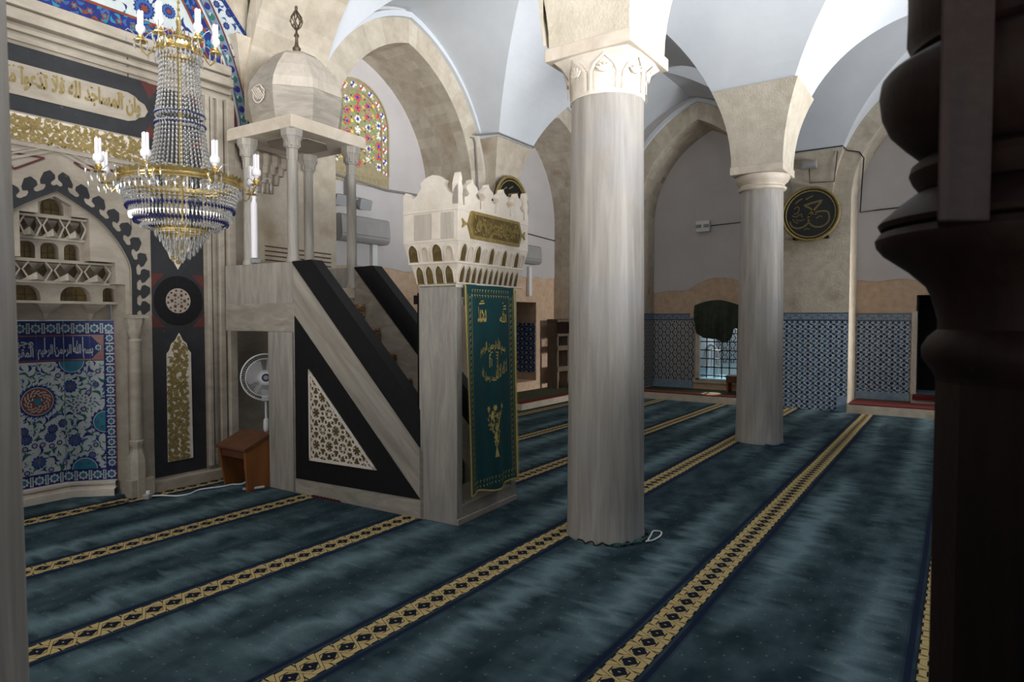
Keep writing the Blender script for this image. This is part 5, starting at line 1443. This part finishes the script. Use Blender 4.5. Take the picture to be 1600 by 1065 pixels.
# local: -Y faces the viewer
mb=MB(); mb.lathe([(.20,0),(.205,.015),(.19,.03),(.05,.05),(.03,.08)],0,.06,28); mb.build('base','white',fan,True)
mb=MB(); mb.tube([(0,.06,.05),(0,.06,.55)],.018,10); mb.lathe([(.028,.46),(.03,.5),(.028,.56),(.02,.58)],0,.06,12); mb.tube([(0,.06,.55),(0,.06,.82)],.013,10); mb.build('pole','white',fan,True)
mb=MB(); mb.box(-.04,.04,.02,.10,.76,.88); mb.lathe([(.055,.0),(.06,.05),(.05,.16),(.02,.18)],0,0,16); 
o=mb.build('neck','white',fan,bevel=.01)
o.data.transform(Matrix.Identity(4))
zc=1.01; RG=.235
mb=MB()
for rr,y in ((RG,-.01),(RG*.985,-.035),(RG*.80,-.075),(.07,-.085),(RG*.985,.03)): mb.tube([(rr*math.cos(2*PI*i/40),y,zc+rr*math.sin(2*PI*i/40)) for i in range(40)],.005 if rr>.2 else .004,6,closed=True)
for k in range(60):
    a=2*PI*k/60; c,s=math.cos(a),math.sin(a); mb.tube([(.065*c,-.085,zc+.065*s),(RG*.8*c,-.075,zc+RG*.8*s),(RG*c,-.015,zc+RG*s)],.0012,3); mb.tube([(.06*c,.075,zc+.06*s),(RG*.8*c,.065,zc+RG*.8*s),(RG*c,.0,zc+RG*s)],.0012,3)
mb.build('guard','white',fan,True)
mb=MB()
for k in range(3):
    a0=k*2*PI/3; P=[]
    for i in range(9):
        t=i/8; a=a0+t*1.5; P.append((.05*math.cos(a),-.02+.03*t,zc+.05*math.sin(a)))
    Q=[]
    for i in range(9):
        t=i/8; a=a0-.25+t*1.75; rr=.17+.025*math.sin(PI*t); Q.append((rr*math.cos(a),-.035+.05*t,zc+rr*math.sin(a)))
    strip(mb,P,Q)
mb.build('blade','haze',fan,True,fix=False)
mb=MB()
for r0,y0,m in ((.062,-.09,0),(.04,-.094,1),(.022,-.096,2)): mb.add([(r0*math.cos(2*PI*i/24),y0,zc+r0*math.sin(2*PI*i/24)) for i in range(24)],[tuple(range(24))],m)
mb.tube([(0,-.088,zc),(0,.12,zc)],.05,16,0); mb.build('hub',['white','navy','grey'],fan,fix=False)
st=thing('reading_stool','low brown wooden reading stool with sloped top, standing by the passage of the pulpit','stool',(3.595,5.57,0),.02)
# local x out from wall is -x ; width along y
TOP=[(-.16,.40),(-.165,.365),(.10,.47),(.115,.505)]
for s in (-1,1):
    mb=MB(); y0=s*.20
    mb.prism([(-.135,0),(.12,0),(.115,.49),(-.16,.38)] if s<0 else [(-.10,0),(.12,0),(.115,.49),(-.16,.38)],lambda u,v,d:(u,y0+d,v),-.014,.014); mb.build('side_panel','wood',st,bevel=.004)
mb=MB(); mb.prism([(-.175,.375),(-.175,.40),(.115,.515),(.125,.49)],lambda u,v,d:(u,d,v),-.225,.225); mb.build('sloped_top','woodd',st,bevel=.004)
mb=MB(); mb.box(.095,.112,-.19,.19,.12,.47); mb.build('back_board','wood',st)
mb=MB(); mb.box(-.14,-.122,-.19,.19,.30,.36); mb.build('front_rail','woodd',st)
mb=MB(); mb.tube([(3.60,5.30,.03),(3.50,5.40,.016),(3.47,5.44,.016)],.014,8); tag(mb.build('metal_tube_end','grey',None,True),'short grey metal tube end on the carpet under the wooden stool','tube')
def floorcable(name,pts,r,mat,label,cat='cable'):
    P=[Vector((x,y,z)) for x,y,z in pts]; out=[]
    for i in range(len(P)-1):
        p0,p1,p2,p3=P[max(i-1,0)],P[i],P[i+1],P[min(i+2,len(P)-1)]
        for k in range(8):
            t=k/8; out.append(.5*((2*p1)+(p2-p0)*t+(2*p0-5*p1+4*p2-p3)*t*t+(p3-p0+3*(p1-p2))*t**3))
    out.append(P[-1]); mb=MB(); mb.tube(out,r,6); return tag(mb.build(name,mat,None,True),label,cat)
floorcable('power_cable',[(2.86,5.88,.02),(2.95,5.86,.008),(3.02,5.74,.008),(3.12,5.72,.008),(3.25,5.78,.008),(3.42,5.72,.008),(3.52,5.70,.010),(3.60,5.62,.02),(3.66,5.58,.12),(3.68,5.60,.25)],.007,'white','white power cable lying on the carpet from the socket to the stool')
t=thing('socket_block','small grey power socket block on the carpet beside the colonette','socket',(2.84,5.90,0),.6)
mb=MB(); mb.box(-.045,.045,-.03,.03,0,.045); mb.build('case','acgrey',t,bevel=.008)
mb=MB(); mb.lathe([(.018,.045),(.018,.066),(.012,.07)],.0,0,10); mb.build('plug','white',t,True)
r=random.Random(8); pts=[]
for k in range(34):
    a=k*.9; pts.append((2.50+.03*k/10+.16*math.cos(a)*r.uniform(.4,1),5.93+.07*math.sin(a)*r.uniform(.4,1)-.02*k/34,.006+.003*r.random()))
floorcable('loose_wire',pts,.0025,'wire','thin black wire lying tangled on the carpet before the niche','wire')
# wires tied round the near column foot
pts=[]; rr=.30
for k in range(46):
    a=-PI*1.05+k/45*PI*1.15; q=rr+.012*math.sin(k*2.3); pts.append((4.33+q*math.cos(a-.1),2.15+q*math.sin(a-.1),.012+.010*math.sin(k*1.7)))
floorcable('column_wire',pts,.006,'wire','black twisted wire lying around the foot of the nearest column','wire')
pts=[]
for k in range(30):
    a=-PI*.82+k/29*PI*.35; q=rr+.02+.015*math.sin(k*2.9); pts.append((4.33+q*math.cos(a),2.15+q*math.sin(a),.012+.012*abs(math.sin(k*1.9))))
floorcable('column_wire',pts,.004,'tg','thin green wire bunched at the front foot of the nearest column','wire')
floorcable('white_cord',[(4.27,1.80,.02),(4.34,1.78,.01),(4.46,1.77,.01),(4.55,1.80,.01),(4.53,1.85,.012),(4.43,1.83,.012),(4.30,1.80,.016)],.006,'white','white looped cord on the carpet right of the nearest column foot','cord')
floorcable('column_wire',[(8.50,2.0,.01),(8.45,1.9,.012),(8.52,1.84,.012),(8.60,1.82,.02),(8.66,1.78,.01),(8.72,1.82,.012)],.008,'tbl','blue wire lying at the foot of the column farther back','wire')
mb=MB(); 
for k in range(26): x=.0;  mb.box(-.012,.014,k*.014,k*.014+.011,0,.008+.004*(k%3))
o=mb.build('fringe_strip','rugr'); o.location=(3.735,4.40,0); o.rotation_euler=(0,0,MBR); tag(o,'short strip of red fringe on the carpet along the pulpit base','fringe')

# ------------------------------------------------------------------ carved dark wooden post in the foreground
D=1.30; K=D/1010
def fr(x,dep=D): # lateral offset at a depth -> world xy
    lat=(x-800)/1010*dep; return (dep*.822+lat*.569,dep*.569-lat*.822)
ax,ay=fr(1600)
post=thing('carved_post','dark carved wooden post with stepped bracket mouldings at the right edge','post',(ax,ay,0))
Zp=lambda y:1.6-(y-497)*K*1.0
Rp=lambda x:(1600-x)*K*.98
shaft=[(1483,1741),(1483,600),(1478,585)]
lowp=[(1462,562),(1461,545),(1470,528),(1484,515),(1484,500),(1474,462),(1466,445),(1440,420),(1402,392),(1391,378),(1389,368),(1396,357)]
mid=[(1397,350),(1393,342),(1398,336),(1425,312),(1445,296)]
knob=[(1455,290),(1444,276),(1438,262),(1441,250),(1453,240)]
bell=[(1450,231),(1430,212),(1408,188),(1396,160),(1392,130),(1395,108),(1402,100),(1428,86)]
neck=[(1436,72),(1437,60),(1431,45),(1432,0),(1430,-120)]
def P(l): return [(Rp(x),Zp(y)) for x,y in l]
for nm,l in (('shaft',shaft),('bracket_moulding',[(1480,588)]+lowp+[(1500,352)]),('cornice_moulding',[(1500,353)]+mid+[(1480,292)]),('turned_knob',[(1480,293)]+knob+[(1480,236)]),('bell_moulding',[(1480,238)]+bell+[(1480,80)]),('neck',[(1480,86)]+neck)):
    mb=MB(); mb.lathe([(r,max(z,0)) for r,z in P(l)],0,0,48 if nm!='shaft' else 8); mb.build(nm,'darkwood',post,nm!='shaft',ang=35)
bx0,by0=fr(1460,1.12);bx1,by1=fr(1542,1.12); bx2,by2=fr(1542,1.2);bx3,by3=fr(1460,1.2)
lp=lambda z:[(x-ax,y-ay,z) for x,y in ((bx0,by0),(bx1,by1),(bx2,by2),(bx3,by3))]
mb=MB(); mb.loft([lp(1.6+(497-346)*1.12/1010),lp(2.4)]); mb.build('upright_board','darkwood',post,bevel=.004)

# ------------------------------------------------------------------ light and camera
w=bpy.data.worlds.new('World'); sc.world=w; w.use_nodes=True
w.node_tree.nodes['Background'].inputs[0].default_value=(.62,.72,.86,1); w.node_tree.nodes['Background'].inputs[1].default_value=.145
def area(name,loc,target,size,sizey,power,col,spread=180):
    l=bpy.data.lights.new(name,'AREA'); l.shape='RECTANGLE'; l.size=size; l.size_y=sizey; l.energy=power; l.color=col; l.spread=math.radians(spread)
    o=bpy.data.objects.new(name,l); C.objects.link(o); o.location=loc; o.rotation_euler=(Vector(target)-Vector(loc)).to_track_quat('-Z','Y').to_euler(); return o
# daylight bouncing up from the sunlit court through the low windows on the right
area('court_light',(6.5,-6.4,1.2),(6.5,0,4.5),9,.8,240,(.96,.98,1.0),56)
area('court_light_near',(-.5,-6.2,1.2),(3.2,2,5.6),5,.8,200,(.97,.985,1.0),54)
area('hall_fill_light',(-3.3,1.2,1.4),(4,3.6,5.4),3.5,1.0,74,(1,.97,.93),72)  # added fill from behind the camera for the pulpit crown
area('dome_fill_light',(1.4,3.4,6.2),(2.6,5.0,1),2.4,2.4,58,(1,.98,.95),150)  # added fill, brightens the prayer niche from above
area('niche_fill_light',(-2.4,4.4,2.6),(3.0,6.1,1.2),1.6,1.8,44,(1,.98,.95),150)  # added fill for the niche and left floor, from an invented opening
area('far_wall_fill_light',(11.6,-5.5,3.0),(12.6,2.0,1.0),1.5,1.5,60,(1,.97,.93),50)  # added fill to lift the far tiles, no window built there
sp_=bpy.data.lights.new('sun_patch','SPOT'); sp_.energy=900; sp_.spot_size=math.radians(9); sp_.spot_blend=.1; sp_.color=(1,.93,.75); sp_.shadow_soft_size=.02
so=bpy.data.objects.new('sun_patch',sp_); C.objects.link(so); so.location=(14.1,4.25,1.75); so.rotation_euler=(Vector((12.45,3.93,.15))-Vector(so.location)).to_track_quat('-Z','Y').to_euler()
area('recess_window_light',(14.2,4.0,1.75),(13.7,4.0,.3),.6,.5,9,(.85,.95,1),150)

F=1010; yaw=math.radians(34.7); pit=math.atan(35.5/1010)
cam=bpy.data.cameras.new('Camera'); co=bpy.data.objects.new('Camera',cam); C.objects.link(co); sc.camera=co
co.location=(0,0,1.6); d=Vector((math.cos(yaw)*math.cos(pit),math.sin(yaw)*math.cos(pit),-math.sin(pit)))
co.rotation_euler=d.to_track_quat('-Z','Y').to_euler(); cam.sensor_width=36; cam.lens=36*F/1600; cam.clip_start=.05; cam.clip_end=100
cam.dof.use_dof=True; cam.dof.focus_distance=6.2; cam.dof.aperture_fstop=4.0
sc.view_settings.view_transform='Standard'; sc.view_settings.look='None'; sc.view_settings.exposure=.12
sc.cycles.max_bounces=6; sc.cycles.diffuse_bounces=4; sc.cycles.glossy_bounces=3; sc.cycles.transmission_bounces=4; sc.cycles.transparent_max_bounces=6
sc.cycles.caustics_reflective=False; sc.cycles.caustics_refractive=False; sc.cycles.use_denoising=True; sc.cycles.sample_clamp_indirect=6
